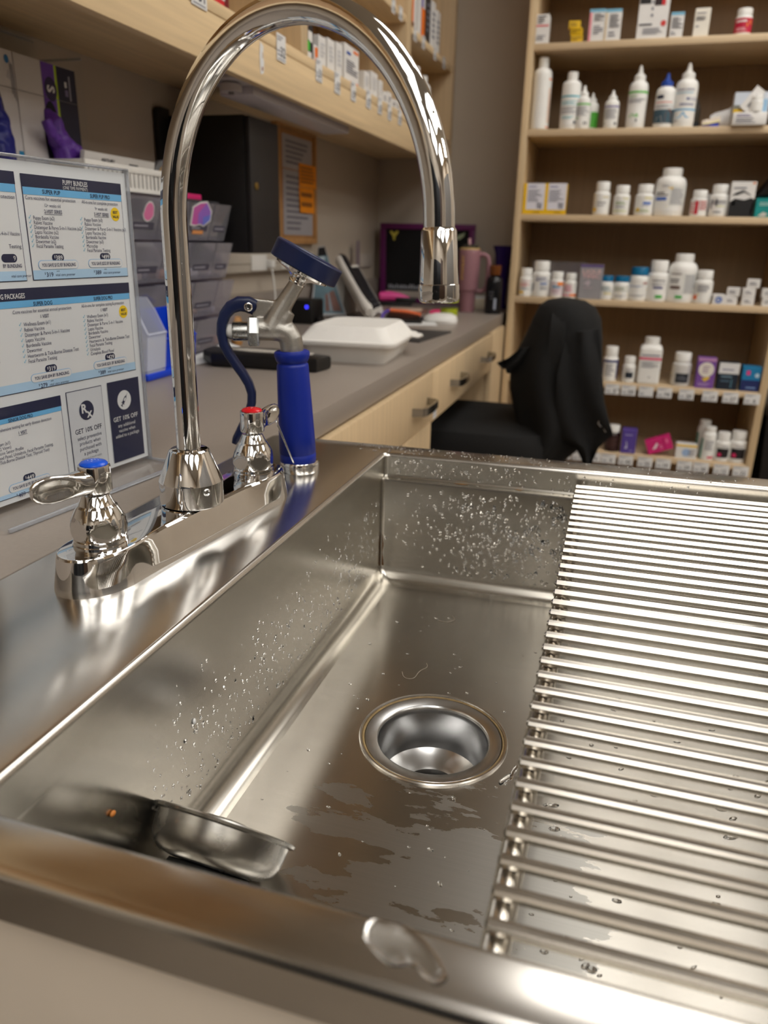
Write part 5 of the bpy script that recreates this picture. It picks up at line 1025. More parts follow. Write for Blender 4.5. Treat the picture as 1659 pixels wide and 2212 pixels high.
b = B(); b.box(XW + .026, XW + .0272, 1.0, 2.27, .158, .1605, C(160, 152, 140)); b.done('cover_seam', rw)
for y in (1.84, 2.03): b = B(); b.box(XW + .0262, XW + .029, y, y + .09, .142, .181, W, .003); b.done('socket_plate', rw)
b = B(); b.tube([(XW + .040, 1.935, .150), (XW + .042, 1.940, .12), (XW + .046, 1.938, .085), (XW + .044, 1.944, .05), (XW + .05, 1.95, .012), (XW + .07, 1.96, .0028)], .0026, W, 8); b.box(XW + .029, XW + .046, 1.925, 1.948, .148, .168, W, .003); b.done('power_cord', None, 'white power cord hanging from the raceway to the counter', cat='cord')
cbd = thing('cork_board', 'cork board with grey sheets and orange notes on the left wall', 'board', (XW, 2.2, .218))
WF = lambda h: (lambda y, z: Vector((XW + .014 + h, y, z)))
b = B(); b.box(XW + .0015, XW + .014, 2.05, 2.300, .222, .506, M('cork', (176, 130, 84), .8, var=.2, vscale=240)); b.done('cork', cbd)
b = B(); fm = M('oak_frame', (186, 140, 90), .5, grain=(60, 60, 60), var=.12)
for q in ((2.035, 2.315, .208, .224), (2.035, 2.315, .504, .520), (2.035, 2.052, .224, .504), (2.298, 2.315, .224, .504)): b.box(XW + .0015, XW + .020, q[0], q[1], q[2], q[3], fm, .001)
b.done('frame', cbd)
for k, (y0, y1, z0, z1_, m) in enumerate(((2.075, 2.286, .405, .490, C(178, 174, 178, .6)), (2.075, 2.288, .232, .402, C(170, 168, 174, .6)))):
    b = B(); i = b.mi(m); b.rect(y0, y1, z0, z1_, m, WF(.0006 + .0004 * k)); lines(b, WF(.0016), y0 + .02, y1 - .02, z0 + .01, z1_ - .01, [5, 10][k], C(120, 118, 128, .6), k); b.done('pinned_sheet', None, ['grey sheet pinned at the top of the cork board', 'grey schedule sheet pinned below the top sheet'][k], cat='sheet', norm=False)
for k, (y0, y1, z0, z1_) in enumerate(((2.184, 2.302, .363, .425), (2.182, 2.286, .294, .362))):
    b = B(); m = C(244, 150, 28, .6); b.loft([[(XW + .0165 + .003 * k, y0, z0), (XW + .0165, y0, z1_)], [(XW + .0215, y1, z0), (XW + .0205, y1, z1_)]], m, (False, False), False); b.loft([[(XW + .0171 + .003 * k, y0, z0), (XW + .0171, y0, z1_)], [(XW + .0221, y1, z0), (XW + .0211, y1, z1_)]], m, (False, False), False)
    G = lambda y, z: Vector((XW + .0178 + .005 * (y - y0) / (y1 - y0) + .003 * k * (1 - (z - z0) / (z1_ - z0)) * (1 - (y - y0) / (y1 - y0)), y, z)); lines(b, G, y0 + .01, y1 - .01, z0 + .01, z1_ - .006, [5, 2][k], C(150, 90, 30), k + 5)
    b.done('sticky_note', None, ['upper orange sticky note on the cork board edge', 'lower orange sticky note on the cork board edge'][k], cat='note', group='orange notes on the cork board', norm=False)

# ------------------------------------------------------------------ things on the counter
CZ = -.0015
fc = thing('foam_clamshell', 'white foam takeout clamshell on the counter behind the spray valve', 'takeout box', (-.50, 1.49, CZ), .08)
T = Matrix.Translation((-.502, 1.487, CZ)) @ Matrix.Rotation(.075, 4, 'Z')
def rr_(w_, d_, z, r, ox_=0, oy_=0): return [(p[0] + ox_, p[1] + oy_, z) for p in [(sx * (w_ - r) + r * cos(a0 + pi / 2 * k / 5), sy * (d_ - r) + r * sin(a0 + pi / 2 * k / 5)) for sx, sy, a0 in ((1, 1, 0), (-1, 1, pi / 2), (-1, -1, pi), (1, -1, 3 * pi / 2)) for k in range(6)]]
b = B(); b.loft([rr_(.066, .090, .0005, .012), rr_(.074, .098, .0, .014), rr_(.090, .116, .033, .020), rr_(.098, .124, .034, .018), rr_(.098, .124, .037, .018), rr_(.092, .118, .037, .018)], FOAM, T=T); b.done('tray', fc, angle=40)
b = B()
def lidring(w_, d_, z, r, wav): 
    out = []
    for p in rr_(w_, d_, z, r): out.append(p)
    return out
b.loft([rr_(.094, .120, .0372, .018), rr_(.100, .126, .0375, .018), rr_(.100, .126, .0415, .018), rr_(.091, .117, .0425, .020), rr_(.076, .099, .064, .022), rr_(.071, .094, .068, .022), rr_(.060, .082, .0665, .02)], FOAM, T=T)
for sx, sy in ((1, -.6), (1, .1), (1, .7), (-1, 0)): 
    b.prism([(-.007, 0), (.007, 0), (.006, .0045), (-.006, .0045)], -.0, .030, FOAM, T @ Matrix.Translation((sx * .089, sy * .11, .042)) @ Matrix.Rotation(-sx * .62, 4, 'Y') @ Matrix.Rotation(pi / 2 * sx, 4, 'Z'), .001)
for sx in (-.45, .3): b.prism([(-.007, 0), (.007, 0), (.006, .0045), (-.006, .0045)], 0, .028, FOAM, T @ Matrix.Translation((sx * .09, -.1155, .042)) @ Matrix.Rotation(-.62, 4, 'X'), .001)
b.done('lid', fc, angle=40)
b = B(); b.loft([[T @ Vector(p) for p in ((.098, .030, .040), (.100, .085, .040), (.100, .085, .043), (.098, .030, .043))], [T @ Vector(p) for p in ((.116, .040, .037), (.117, .070, .040), (.117, .070, .043), (.116, .040, .040))], [T @ Vector(p) for p in ((.121, .046, .041), (.122, .060, .038), (.122, .060, .041), (.121, .046, .044))]], FOAM); b.done('tab', fc)
bc = thing('black_case', 'flat black case lying on the counter behind the spray lever', 'case', (-.63, 1.29, CZ))
b = B(); b.prism([(-.742, 1.318), (-.738, 1.275), (-.700, 1.236), (-.50, 1.250), (-.492, 1.300), (-.62, 1.340)], CZ, CZ + .026, BLACK, None, .006); b.done('body', bc)
b = B(); b.prism([(-.690, 1.285), (-.640, 1.270), (-.520, 1.280), (-.525, 1.300), (-.66, 1.302)], CZ + .0262, CZ + .0275, C(196, 190, 180)); b.done('insert', bc, label='pale insert on top')
b = B(); b.lathe([(.010, 0), (.012, .004), (.012, .020), (.008, .028), (.009, .040), (.013, .050), (.010, .060), (0, .062)], M('beech_wood', (176, 128, 74), .5, grain=(60, 60, 8), var=.15), Matrix.Translation((-.800, 1.53, CZ)) @ Matrix.Rotation(.0, 4, 'X'), 24); b.done('stamp_handle', None, 'small turned wooden stamp on the counter past the clear organizer', cat='stamp')
md = thing('desk_modem', 'small black desk device with a glowing blue ring light', 'device', (-.85, 2.03, CZ))
b = B(); b.box(-.895, -.812, 2.00, 2.09, CZ, CZ + .066, BLACK, .006); b.box(-.806, -.80, 2.02, 2.06, CZ, CZ + .02, BLACK, .002); b.done('body', md)
b = B(); b.lathe([(.0030, 0), (.0046, .0), (.0046, .0012), (.0030, .0012), (.0030, 0)], M('blue_led', (60, 60, 255), .4, var=0, emit=3.0), axis_T((-.828, 1.9999, .0455), (0, -1, 0)), 24, (False, False)); b.done('ring_light', md, norm=False)
ds = thing('touch_display', 'small tilted touch display with a teal and brown screen beside the desk phone', 'display', (-.88, 2.29, CZ))
A_, B_, C_, D_ = Vector((-.900, 2.200, .004)), Vector((-.800, 2.250, .004)), Vector((-.895, 2.310, .204)), Vector((-.912, 2.300, .200))
SNr = (B_ - A_).cross(D_ - A_).normalized()
def slab4(b, p, t, m): b.loft([[q for q in p], [q - SNr * t for q in p]], m)
b = B(); slab4(b, [A_, B_, C_, D_], .009, M('display_bezel', (176, 178, 182), .4)); b.box(-.905, -.850, 2.26, 2.30, CZ, .012, BLACK, .003); b.done('housing', ds)
mix = lambda u, v: A_ * (1 - u) * (1 - v) + B_ * u * (1 - v) + C_ * u * v + D_ * (1 - u) * v
b = B(); G = lambda h: (lambda u, v: mix(u, v) + SNr * h); SM = M('screen_teal', (70, 96, 106), .45, var=.25, vscale=40, emit=.12)
b.rect(.05, .95, .03, .86, SM, G(.0006)); b.rect(.05, .95, .86, .985, C(30, 30, 34, .25), G(.0006)); b.poly([(.42, .06), (.90, .06), (.80, .36), (.46, .30)], M('screen_brown', (92, 56, 46), .45, var=.3, vscale=60, emit=.12), G(.0010)); b.poly([(.55, .06), (.64, .06), (.60, .33), (.56, .32)], M('screen_grey', (110, 120, 128), .45, var=.1, emit=.12), G(.0014)); b.rect(.3, .5, .45, .65, M('screen_green', (90, 118, 100), .45, var=.2, emit=.12), G(.0010)); b.rect(.1, .7, .80, .85, M('screen_pale', (150, 164, 172), .45, emit=.12), G(.0010)); b.done('screen', ds, norm=False)
ph = thing('desk_phone', 'white and black desk phone with a dark handset on the counter', 'phone', (-.77, 2.3, CZ))
BLp, BRp, TRp, TLp = Vector((-.690, 2.135, .014)), Vector((-.738, 2.425, .014)), Vector((-.8475, 2.49, .146)), Vector((-.850, 2.33, .146))
PN = (BRp - BLp).cross(TLp - BLp).normalized()
if PN.x < 0: PN = -PN
PWm = M('phone_white', (214, 210, 204), .4, var=.02); PKm = M('phone_black', (30, 31, 36), .35, var=.06)
pm = lambda u, v: BLp * (1 - u) * (1 - v) + BRp * u * (1 - v) + TRp * u * v + TLp * (1 - u) * v
b = B(); b.loft([[pm(*q) for q in ((0, 0), (1, 0), (1, 1), (0, 1))], [pm(*q) - PN * .014 for q in ((0, 0), (1, 0), (1, 1), (0, 1))]], PWm)
b.loft([[Vector((-.835, 2.34, .13)), Vector((-.835, 2.44, .13)), Vector((-.855, 2.44, .13)), Vector((-.855, 2.34, .13))], [Vector((-.84, 2.32, CZ)), Vector((-.84, 2.46, CZ)), Vector((-.90, 2.46, CZ)), Vector((-.90, 2.32, CZ))]], PWm); b.done('base', ph)
G = lambda h: (lambda u, v: pm(u, v) + PN * h)
b = B(); b.rect(.20, .965, .07, .95, PKm, G(.0008)); b.done('face', ph, norm=False)
b = B(); b.rect(.34, .90, .62, .90, C(50, 46, 44, .2), G(.0014)); b.done('display', ph, norm=False)
for r in range(4):
    for c in range(3):
        b = B(); u, v = .40 + c * .17, .12 + r * .10; b.loft([[pm(*q) + PN * .0008 for q in ((u, v), (u + .11, v), (u + .11, v + .06), (u, v + .06))], [pm(*q) + PN * .003 for q in ((u + .01, v + .01), (u + .10, v + .01), (u + .10, v + .05), (u + .01, v + .05))]], C(52, 54, 60)); b.done('key', ph)
b = B(); hp = [G(.014)(-.13, v) for v in (.04, .12, .3, .5, .7, .9, 1.04, 1.10)]
b.tube(hp, [.012, .0160, .0135, .0125, .0125, .0140, .016, .010], PWm, 14)
ph_h = b.done('handset', ph, label='pale handset with a dark upper face')
b = B(); b.tube([p + PN * .007 + Vector((0, .006, 0)) for p in hp[1:]], [.012, .0125, .012, .012, .0135, .015, .009], PKm, 14); b.done('handset_face', ph_h)
b = B(); n = 60; b.tube([pm(0, -.02) + Vector((.012 + .0 * k, -.02 + .10 * k / n + .010 * cos(k * 1.1), .004 + .010 * (1 + sin(k * 1.1)) * .5 + .012 * sin(pi * k / n))) for k in range(n + 1)], .0028, PWm, 7); b.done('coiled_cord', ph)
lbd = thing('letter_board', 'purple framed black letter board leaning on the back wall', 'board', (-.72, 2.93, CZ))
PFm = M('plum_frame', (94, 24, 84), .4, var=.06)
LT = Matrix(((1, 0, 0, -.907), (0, -.045, -.999, 2.945), (0, .999, -.045, CZ), (0, 0, 0, 1)))
def lbox(b, x0, x1, y0, y1, z0, z1_, m, bev=0): b.box(x0, x1, y0, y1, z0, z1_, m, bev, LT)
b = B()
for q in ((0, .364, 0, .020), (0, .364, .268, .288), (0, .022, .020, .268), (.342, .364, .020, .268)): lbox(b, q[0], q[1], q[2], q[3], -.009, .010, PFm, .001)
b.done('frame', lbd)
b = B(); lbox(b, .022, .342, .020, .268, -.006, .004, M('black_felt', (9, 8, 10), .9, var=.2)); b.done('felt', lbd)
LF = lambda h: (lambda x, y: LT @ Vector((x, y, h)))
b = B(); rr = random.Random(3)
for row in range(1):
    x = .034
    while x < .20:
        w_ = rr.uniform(.005, .010); b.rect(x, x + w_, .052, .052 + rr.uniform(.010, .018), C(150, 152, 160), LF(.0046)); x += w_ + .003
b.done('white_letters', lbd, norm=False)
b = B(); lbox(b, .024, .340, .020, .044, .004, .0062, C(176, 166, 156)); b.done('paper_strip', lbd)
b = B(); b.poly([(.050, .240), (.036, .258), (.044, .262), (.054, .252), (.064, .262), (.072, .258), (.058, .240), (.057, .228), (.051, .228)], C(196, 180, 70), LF(.0048)); b.done('yellow_charm', lbd, norm=False)
b = B(); b.poly([(.285, .236), (.300, .250), (.318, .256), (.326, .262), (.322, .246), (.306, .234)], C(150, 160, 130), LF(.0048)); b.done('leaf_charm', lbd, norm=False)
st = thing('stapler', 'pink stapler on a black base below the letter board', 'stapler', (-.81, 2.80, CZ))
b = B(); T = Matrix.Translation((-.808, 2.78, CZ)) @ Matrix.Rotation(.25, 4, 'Z'); b.box(-.055, .07, -.016, .016, .0, .012, BLACK, .003, T); b.box(.01, .085, -.018, .018, .010, .030, BLACK, .004, T); b.done('stand', st)
b = B(); b.tube([T @ Vector(p) for p in ((-.052, 0, .030), (-.046, 0, .031), (-.010, 0, .033), (.02, 0, .031), (.045, 0, .027), (.062, 0, .026))], [.010, .017, .0175, .015, .011, .006], M('hot_pink_plastic', (226, 74, 150), .4, var=.03), 16); b.done('body', st)
tm = thing('travel_tumbler', 'dusty mauve travel tumbler with a side handle on the counter end', 'tumbler', (-.508, 2.66, CZ))
MV = M('mauve_enamel', (150, 108, 116), .45, var=.03); T = Matrix.Translation((-.508, 2.66, CZ))
b = B(); b.lathe([(.0, 0), (.0245, 0), (.0255, .004), (.0275, .066), (.0285, .070), (.0330, .072), (.0345, .080), (.0365, .190), (.0365, .200), (.0350, .203)], MV, T, 40); b.done('body', tm)
b = B(); b.lathe([(.0352, .2025), (.0352, .206), (.0300, .208), (.0, .209)], C(200, 170, 110), T, 36); b.lathe([(.0300, .206), (.0290, .216), (.024, .219), (0, .220)], BOTTLEWALL, T, 32); b.done('lid', tm, label='clear lid with a gold ring')
b = B(); b.tube([T @ Vector(p) for p in ((-.002, .002, .208), (-.004, .002, .238))], .0045, C(214, 170, 176), 12); b.done('straw', tm)
b = B(); hp = [(.030, .004, .186), (.050, .006, .188), (.062, .007, .180), (.066, .0075, .165), (.065, .0075, .12), (.063, .007, .088), (.056, .006, .074), (.044, .005, .068), (.029, .003, .070)]; b.tube([T @ Vector(p) for p in hp], .0075, MV, 14); b.done('handle', tm)
b = B(); FWt = lambda x, y: T @ Matrix.Rotation(-.1, 4, 'Z') @ Vector((.0366 * sin(x / .0366), -.0366 * cos(x / .0366) * (1), y)); b.text('STANLEY', -.012, .146, .012, C(226, 180, 96), FWt, rot=pi / 2, width=.080, bold=.035); b.done('gold_lettering', tm, norm=False)
bb2 = thing('black_bottle', 'black pump-free bottle with an amber cap at the counter end', 'bottle', (-.412, 2.635, CZ)); bb2['label'] = 'black bottle with an amber cap at the counter end by the shelf unit'
T = Matrix.Translation((-.4135, 2.632, CZ))
b = B(); b.lathe([(.0, 0), (.026, 0), (.0275, .003), (.0275, .100), (.0260, .112), (.020, .120), (.014, .124), (.014, .130)], M('black_gloss_bottle', (16, 17, 22), .2, var=.1), T, 40); b.done('body', bb2)
b = B(); b.lathe([(.0140, .124), (.0185, .126), (.0195, .140), (.0200, .152), (.0195, .156), (.0, .1565)], M('amber_cap', (120, 66, 24), .2, var=.2, trans=.3), T, 32); b.done('cap', bb2)
FWb = lambda x, y: T @ Vector((.0277 * sin(x / .0277), -.0277 * cos(x / .0277), y)); b = B()
for k in range(3): b.rect(-.016 + k * .004, .004, .070 - k * .010, .072 - k * .010, C(110, 112, 120), FWb, 4)
b.rect(.006, .014, .016, .052, C(150, 156, 170), FWb, 3); b.done('label', bb2, norm=False)
b = B(); b.lathe([(.0, 0), (.022, 0), (.024, .004), (.020, .02), (.022, .09), (.030, .190), (.038, .214), (.0385, .217), (.034, .214), (.027, .19), (.018, .09), (.0, .05)], M('violet_glass', (60, 36, 130), .15, var=.1, trans=.4), Matrix.Translation((-.424, 2.86, CZ)), 36, (True, True)); b.done('vase', None, 'violet flared vase in the counter corner beside the shelf unit', cat='vase')
b = B(); b.box(-.535, -.445, 2.80, 2.92, CZ, CZ + .035, C(206, 196, 176), .003); b.box(-.53, -.45, 2.805, 2.90, CZ + .035, CZ + .041, WP, .002); b.done('tissue_box', None, 'low beige box topped with white paper between tumbler and black bottle', cat='box')
gl = thing('drinking_glass', 'short glass with green juice just below the spout in view', 'glass', (-.503, 2.35, CZ)); T = Matrix.Translation((-.503, 2.35, CZ)); gl['label'] = 'short clear glass with yellow green juice beside the tumbler'
b = B(); b.lathe([(0, 0), (.026, 0), (.0275, .003), (.0290, .075), (.0278, .075), (.0262, .006), (0, .006)], CLEAR, T, 36); b.done('vessel', gl)
b = B(); b.lathe([(0, .0065), (.0258, .0065), (.0268, .034), (0, .034)], M('green_juice', (176, 186, 40), .2, var=.05), T, 36); b.done('juice', gl)
b = B(); b.lathe([(0, .052), (.0272, .052), (.0274, .060), (0, .060)], M('lime_wedge', (196, 206, 70), .4, var=.1), T, 24); b.done('lime_slice', gl)
td = thing('tape_dispenser', 'white rounded tape dispenser on the counter below the spout', 'dispenser', (-.51, 2.25, CZ))
b = B(); T = Matrix.Translation((-.508, 2.255, CZ)) @ Matrix.Rotation(-.2, 4, 'Z'); b.loft([[T @ Vector((p[0], p[1], 0)) for p in [(.052 * cos(a), .038 * sin(a)) for a in [2 * pi * k / 28 for k in range(28)]]], [T @ Vector((.054 * cos(a), .040 * sin(a), .008)) for a in [2 * pi * k / 28 for k in range(28)]], [T @ Vector((.046 * cos(a) + .004, .033 * sin(a), .020)) for a in [2 * pi * k / 28 for k in range(28)]], [T @ Vector((.026 * cos(a) + .010, .020 * sin(a), .026)) for a in [2 * pi * k / 28 for k in range(28)]]], W); b.done('body', td)
b = B(); b.box(-.060, -.045, -.010, .010, .002, .012, C(70, 70, 84), .002, T); b.done('cutter', td)
b = B(); T = Matrix.Translation((-.60, 2.17, CZ)) @ Matrix.Rotation(.35, 4, 'Z'); b.box(-.075, .095, -.06, .10, 0, .002, WP, 0, T); b.done('paper_sheet', None, 'white paper sheet under the black pouch on the counter', cat='paper')
pc = thing('pencil_pouch', 'black pouch with orange and violet trim on the white paper sheet', 'pouch', (-.60, 2.20, CZ))
b = B(); T = Matrix.Translation((-.615, 2.20, CZ + .0022)) @ Matrix.Rotation(.30, 4, 'Z'); b.loft([[T @ Vector(p) for p in ((-.06, -.05, 0), (.06, -.055, 0), (.07, .06, 0), (-.05, .08, 0))], [T @ Vector(p) for p in ((-.045, -.04, .010), (.045, -.045, .008), (.055, .045, .016), (-.03, .065, .022))]], BLACK); b.done('body', pc)
b = B(); b.tube([T @ Vector(p) for p in ((-.055, -.045, .008), (-.052, .02, .018), (-.035, .068, .024))], .005, C(90, 70, 170), 8); b.tube([T @ Vector(p) for p in ((-.03, .068, .024), (.02, .06, .022), (.062, .052, .014))], .006, C(230, 110, 60), 8); b.done('trim', pc)
b = B(); b.tube([(-.575, 2.395, CZ + .012), (-.56, 2.40, CZ + .0122), (-.52, 2.42, CZ + .0122), (-.505, 2.428, CZ + .012)], [.008, .012, .012, .009], C(232, 60, 120), 14); b.done('marker', None, 'thick pink marker lying behind the black pouch', cat='marker')
b = B(); T = Matrix.Translation((-.70, 2.55, CZ)) @ Matrix.Rotation(.2, 4, 'Z'); b.box(-.06, .08, -.07, .07, 0, .006, C(120, 84, 76), .001, T); b.box(-.05, .06, -.05, .05, .006, .009, C(206, 180, 160), .001, T); b.done('notebook', None, 'brown notebook with a peach pad on top behind the black pouch', cat='notebook')
b = B(); T = Matrix.Translation((-.475, 1.87, CZ)) @ Matrix.Rotation(-.05, 4, 'Z'); b.prism([(-.075, -.10), (.040, -.12), (.050, .13), (-.085, .12)], 0, .004, C(58, 56, 56), T, .001); b.done('mouse_pad', None, 'dark grey mouse pad on the counter behind the clamshell', cat='mouse pad')
b = B(); b.loft([[(XW + .028 + .006 * cos(a), 2.678 + (.019 * (1 - .35 * k / 8) * (.3 if k in (0, 8) else 1)) * sin(a), .087 + .135 * k / 8 * (1) ) for a in [2 * pi * j / 16 for j in range(16)]] for k in range(9)], M('mirror_grey', (120, 106, 112), .4)); b.done('paddle', None, 'grey rounded paddle standing against the left wall behind the desk phone', cat='paddle')
b = B(); b.box(XW + .0015, XW + .009, 2.74, 2.90, .128, .176, M('outlet_beige', (190, 182, 172), .45), .002); b.done('outlet_plate', None, 'beige outlet plate on the left wall near the corner', cat='outlet')

# ------------------------------------------------------------------ chair and jacket
ch = thing('office_chair', 'black office chair pulled out beside the knee space, its back under a jacket', 'chair', (-.34, 2.08, FLOOR))
def sq(cx, cy, hx, hy, z, e=.5, n=28): return [(cx + hx * (1 if cos(a) >= 0 else -1) * abs(cos(a)) ** e, cy + hy * (1 if sin(a) >= 0 else -1) * abs(sin(a)) ** e, z) for a in [2 * pi * k / n for k in range(n)]]
b = B(); b.loft([sq(-.345, 2.08, .20, .20, -.325), sq(-.345, 2.08, .225, .225, -.310), sq(-.345, 2.08, .228, .228, -.265), sq(-.345, 2.08, .215, .215, -.235), sq(-.345, 2.08, .16, .16, -.224), sq(-.345, 2.08, .06, .06, -.222)], FABRIC); b.done('seat', ch)
b = B()
ring = lambda x, hy, hz, zc: [(x, 2.08 + hy * (1 if cos(a) >= 0 else -1) * abs(cos(a)) ** .55, zc + hz * (1 if sin(a) >= 0 else -1) * abs(sin(a)) ** .55) for a in [2 * pi * k / 28 for k in range(28)]]
b.loft([ring(-.165, .12, .12, -.06), ring(-.160, .15, .145, -.06), ring(-.125, .15, .145, -.06), ring(-.118, .12, .12, -.06)], FABRIC); b.done('backrest', ch)
b = B(); b.tube([(-.30, 2.08, -.335), (-.16, 2.08, -.335), (-.112, 2.08, -.30), (-.108, 2.08, -.10)], .016, BLACK, 12); b.done('back_bar', ch)
b = B(); b.tube([(-.345, 2.08, -.325), (-.345, 2.08, -.62), (-.345, 2.08, -.80)], [.025, .025, .032], BLACK, 16); b.done('gas_column', ch)
for k in range(5):
    a = 2 * pi * k / 5 + .3; e = Vector((-.345 + .27 * cos(a), 2.08 + .27 * sin(a), -.825)); b = B(); b.tube([(-.345, 2.08, -.79), tuple(e)], [.026, .016], BLACK, 10); lg_ = b.done('base_leg', ch)
    b = B(); b.lathe([(.028, -.012), (.030, -.010), (.030, .010), (.028, .012)], BLACK, axis_T(e + Vector((0, 0, -.045)), (-sin(a), cos(a), 0)), 20); b.tube([tuple(e), tuple(e + Vector((0, 0, -.045)))], .008, BLACK, 8); b.done('caster', lg_)
jk = thing('jacket', 'black jacket draped over the back of the office chair', 'jacket', (-.13, 2.06, -.36))
JB = M('black_fleece', (8, 8, 9), .9, var=.4, vscale=150, bump=.35, bscale=350)
rows = [(.093, -.160, -.122, .05), (.088, -.184, -.086, .08), (.074, -.202, -.062, .10), (.045, -.214, -.044, .115), (.0, -.230, -.036, .125), (-.045, -.250, -.032, .13), (-.085, -.264, -.028, .135), (-.134, -.259, -.022, .14), (-.180, -.246, -.018, .145), (-.225, -.234, -.020, .15), (-.265, -.226, -.050, .15), (-.300, -.217, -.085, .145), (-.340, -.209, -.110, .14), (-.380, -.203, -.118, .135), (-.42, -.200, -.122, .12)]
b = B(); rings = []
for z, xl, xr, hy in rows:
    cx, hx = (xl + xr) / 2, (xr - xl) / 2; ring_ = []; t = max(0, .09 - z)
    for k in range(48):
        a = 2 * pi * k / 48; f = 1 + min(.10, t * .35) * sin(6 * a + z * 9 + 1.0) * (.4 + .6 * abs(sin(a))) + .03 * noise.noise(Vector((cos(a) * 3, sin(a) * 3, z * 14)))
        ring_.append((cx + hx * cos(a) * (1 + (f - 1) * .5), 2.06 + hy * sin(a) * f, z + .010 * sin(3 * a) * min(1, t * 6)))
    rings.append(ring_)
b.loft(rings, JB); b.done('body', jk, angle=80)
b = B()
def drape(poly_rows, th_):
    rings = []
    for pr in poly_rows:
        (x0, y0, z0), (x1, y1, z1_) = pr; p0, p1 = Vector((x0, y0, z0)), Vector((x1, y1, z1_)); rg_ = []
        for j in range(10): u = j / 9; rg_.append(p0.lerp(p1, u) + Vector((0, -th_ + .012 * sin(u * 9 + z0 * 20), 0)))
        for j in range(10): u = 1 - j / 9; rg_.append(p0.lerp(p1, u) + Vector((0, th_ + .012 * sin(u * 9 + z0 * 20), 0)))
        rings.append(rg_)
    b.loft(rings, JB)
drape([((-.12, 1.95, .02), (-.045, 1.97, .03)), ((-.13, 1.93, -.08), (-.028, 1.95, -.06)), ((-.13, 1.925, -.15), (-.012, 1.94, -.14)), ((-.135, 1.925, -.20), (.004, 1.94, -.185)), ((-.130, 1.925, -.235), (.018, 1.94, -.218)), ((-.100, 1.925, -.245), (-.002, 1.94, -.242)), ((-.072, 1.925, -.255), (-.012, 1.94, -.255)), ((-.052, 1.925, -.285), (-.020, 1.94, -.285)), ((-.038, 1.925, -.320), (-.030, 1.94, -.320))], .010)
b.done('sleeve', jk, angle=80)
b = B(); drape([((-.235, 1.99, -.03), (-.20, 1.98, -.02)), ((-.262, 1.985, -.055), (-.22, 1.98, -.06)), ((-.288, 1.985, -.068), (-.25, 1.98, -.085)), ((-.275, 1.985, -.080), (-.255, 1.98, -.095))], .010); b.done('collar_flap', jk, angle=80)
b = B(); pts = [(-.019, 1.926, -.178), (-.012, 1.926, -.186), (-.010, 1.926, -.198), (-.004, 1.926, -.206), (.001, 1.926, -.214)]; b.tube(pts, .0022, M('zipper_metal', (180, 180, 184), .3, .8, vscale=60), 8); b.tube([(-.018, 1.925, -.184), (-.020, 1.925, -.194), (-.012, 1.925, -.202)], .0014, M('zipper_metal'), 8); b.done('zipper_pull', jk, label='silver zipper pull')

# ------------------------------------------------------------------ strainer, water and specks in the tub
sn = Vector((.05, .760, .648)).normalized(); sc_ = Vector((-.1880, .3185, -.1075))
ss = thing('sink_strainer', 'tilted steel basket strainer with a black rubber stopper in the near corner of the tub', 'strainer', (sc_.x, sc_.y - .01, SZ)); ST = axis_T(sc_, sn)
b = B(); b.lathe([(.0300, .0006), (.0415, .0006), (.0435, .0012), (.0441, .0005), (.0436, -.0010), (.0408, -.0018), (.0402, -.0060), (.0392, -.0130), (.0366, -.0185), (.0315, -.0222), (.0240, -.0236), (.0, -.0238)], steel_strainer, ST, 56, (False, True)); b.done('basket', ss, angle=50)
b = B(); b.lathe([(.0150, -.0010), (.0145, .0022), (.0120, .0034), (.0080, .0038), (.0, .0040)], chrome, ST, 60, (False, True), fac=lambda a, z: 1 + (.035 * sin(a * 26) if .0015 < z < .0036 else 0)); b.done('perforated_dome', ss)
b = B(); b.lathe([(.0150, -.0236), (.0240, -.0242), (.0250, -.0262), (.0245, -.0300), (.0200, -.0325), (.0, -.0330)], RUBBER, ST, 40, (False, True)); b.done('stopper', ss)
def droplets(name, label, F, n, region, dens, size, stretch, seed):
    """many small beads; F(u, v) gives a point, a normal and a 'down' direction on the wetted face"""
    rr = random.Random(seed); b = B(); i = b.mi(WATER); k = 0; tries = 0
    while k < n and tries < n * 40:
        tries += 1; u, v = rr.uniform(region[0], region[1]), rr.uniform(region[2], region[3])
        if rr.random() > dens(u, v): continue
        p, nn_, dn = F(u, v); r = size(u, v) * rr.choice((.45, .6, .6, .8, 1.0, 1.3)); s_ = 1 + rr.random() * stretch; t1 = (dn + nn_.cross(dn) * rr.uniform(-.6, .6)).normalized(); t2 = nn_.cross(t1); hgt = r * .55; rings = []
        for q in range(4):
            f, hz = ((1.0, 0.0), (.92, .45), (.60, .86), (.18, 1.0))[q]; rings.append([b.bm.verts.new(p + (t1 * cos(a) * s_ + t2 * sin(a)) * r * f * (1 + .12 * sin(2 * a + k)) + nn_ * (hgt * hz - .00004)) for a in [2 * pi * j / 9 for j in range(9)]])
        for ra, rb in zip(rings, rings[1:]):
            for j in range(9): b.face([ra[j], ra[(j + 1) % 9], rb[(j + 1) % 9], rb[j]], i)
        b.face(rings[-1], i); b.face(list(reversed(rings[0])), i); k += 1
    bm = b.bm; me = bpy.data.meshes.new(name); bmesh.ops.recalc_face_normals(bm, faces=bm.faces); bm.to_mesh(me); bm.free(); me.materials.append(WATER)
    o = bpy.data.objects.new(name, me); COL.objects.link(o); o['kind'] = 'stuff'; o['label'] = label; o['category'] = 'water'
    return o
yw = SY1 - lg
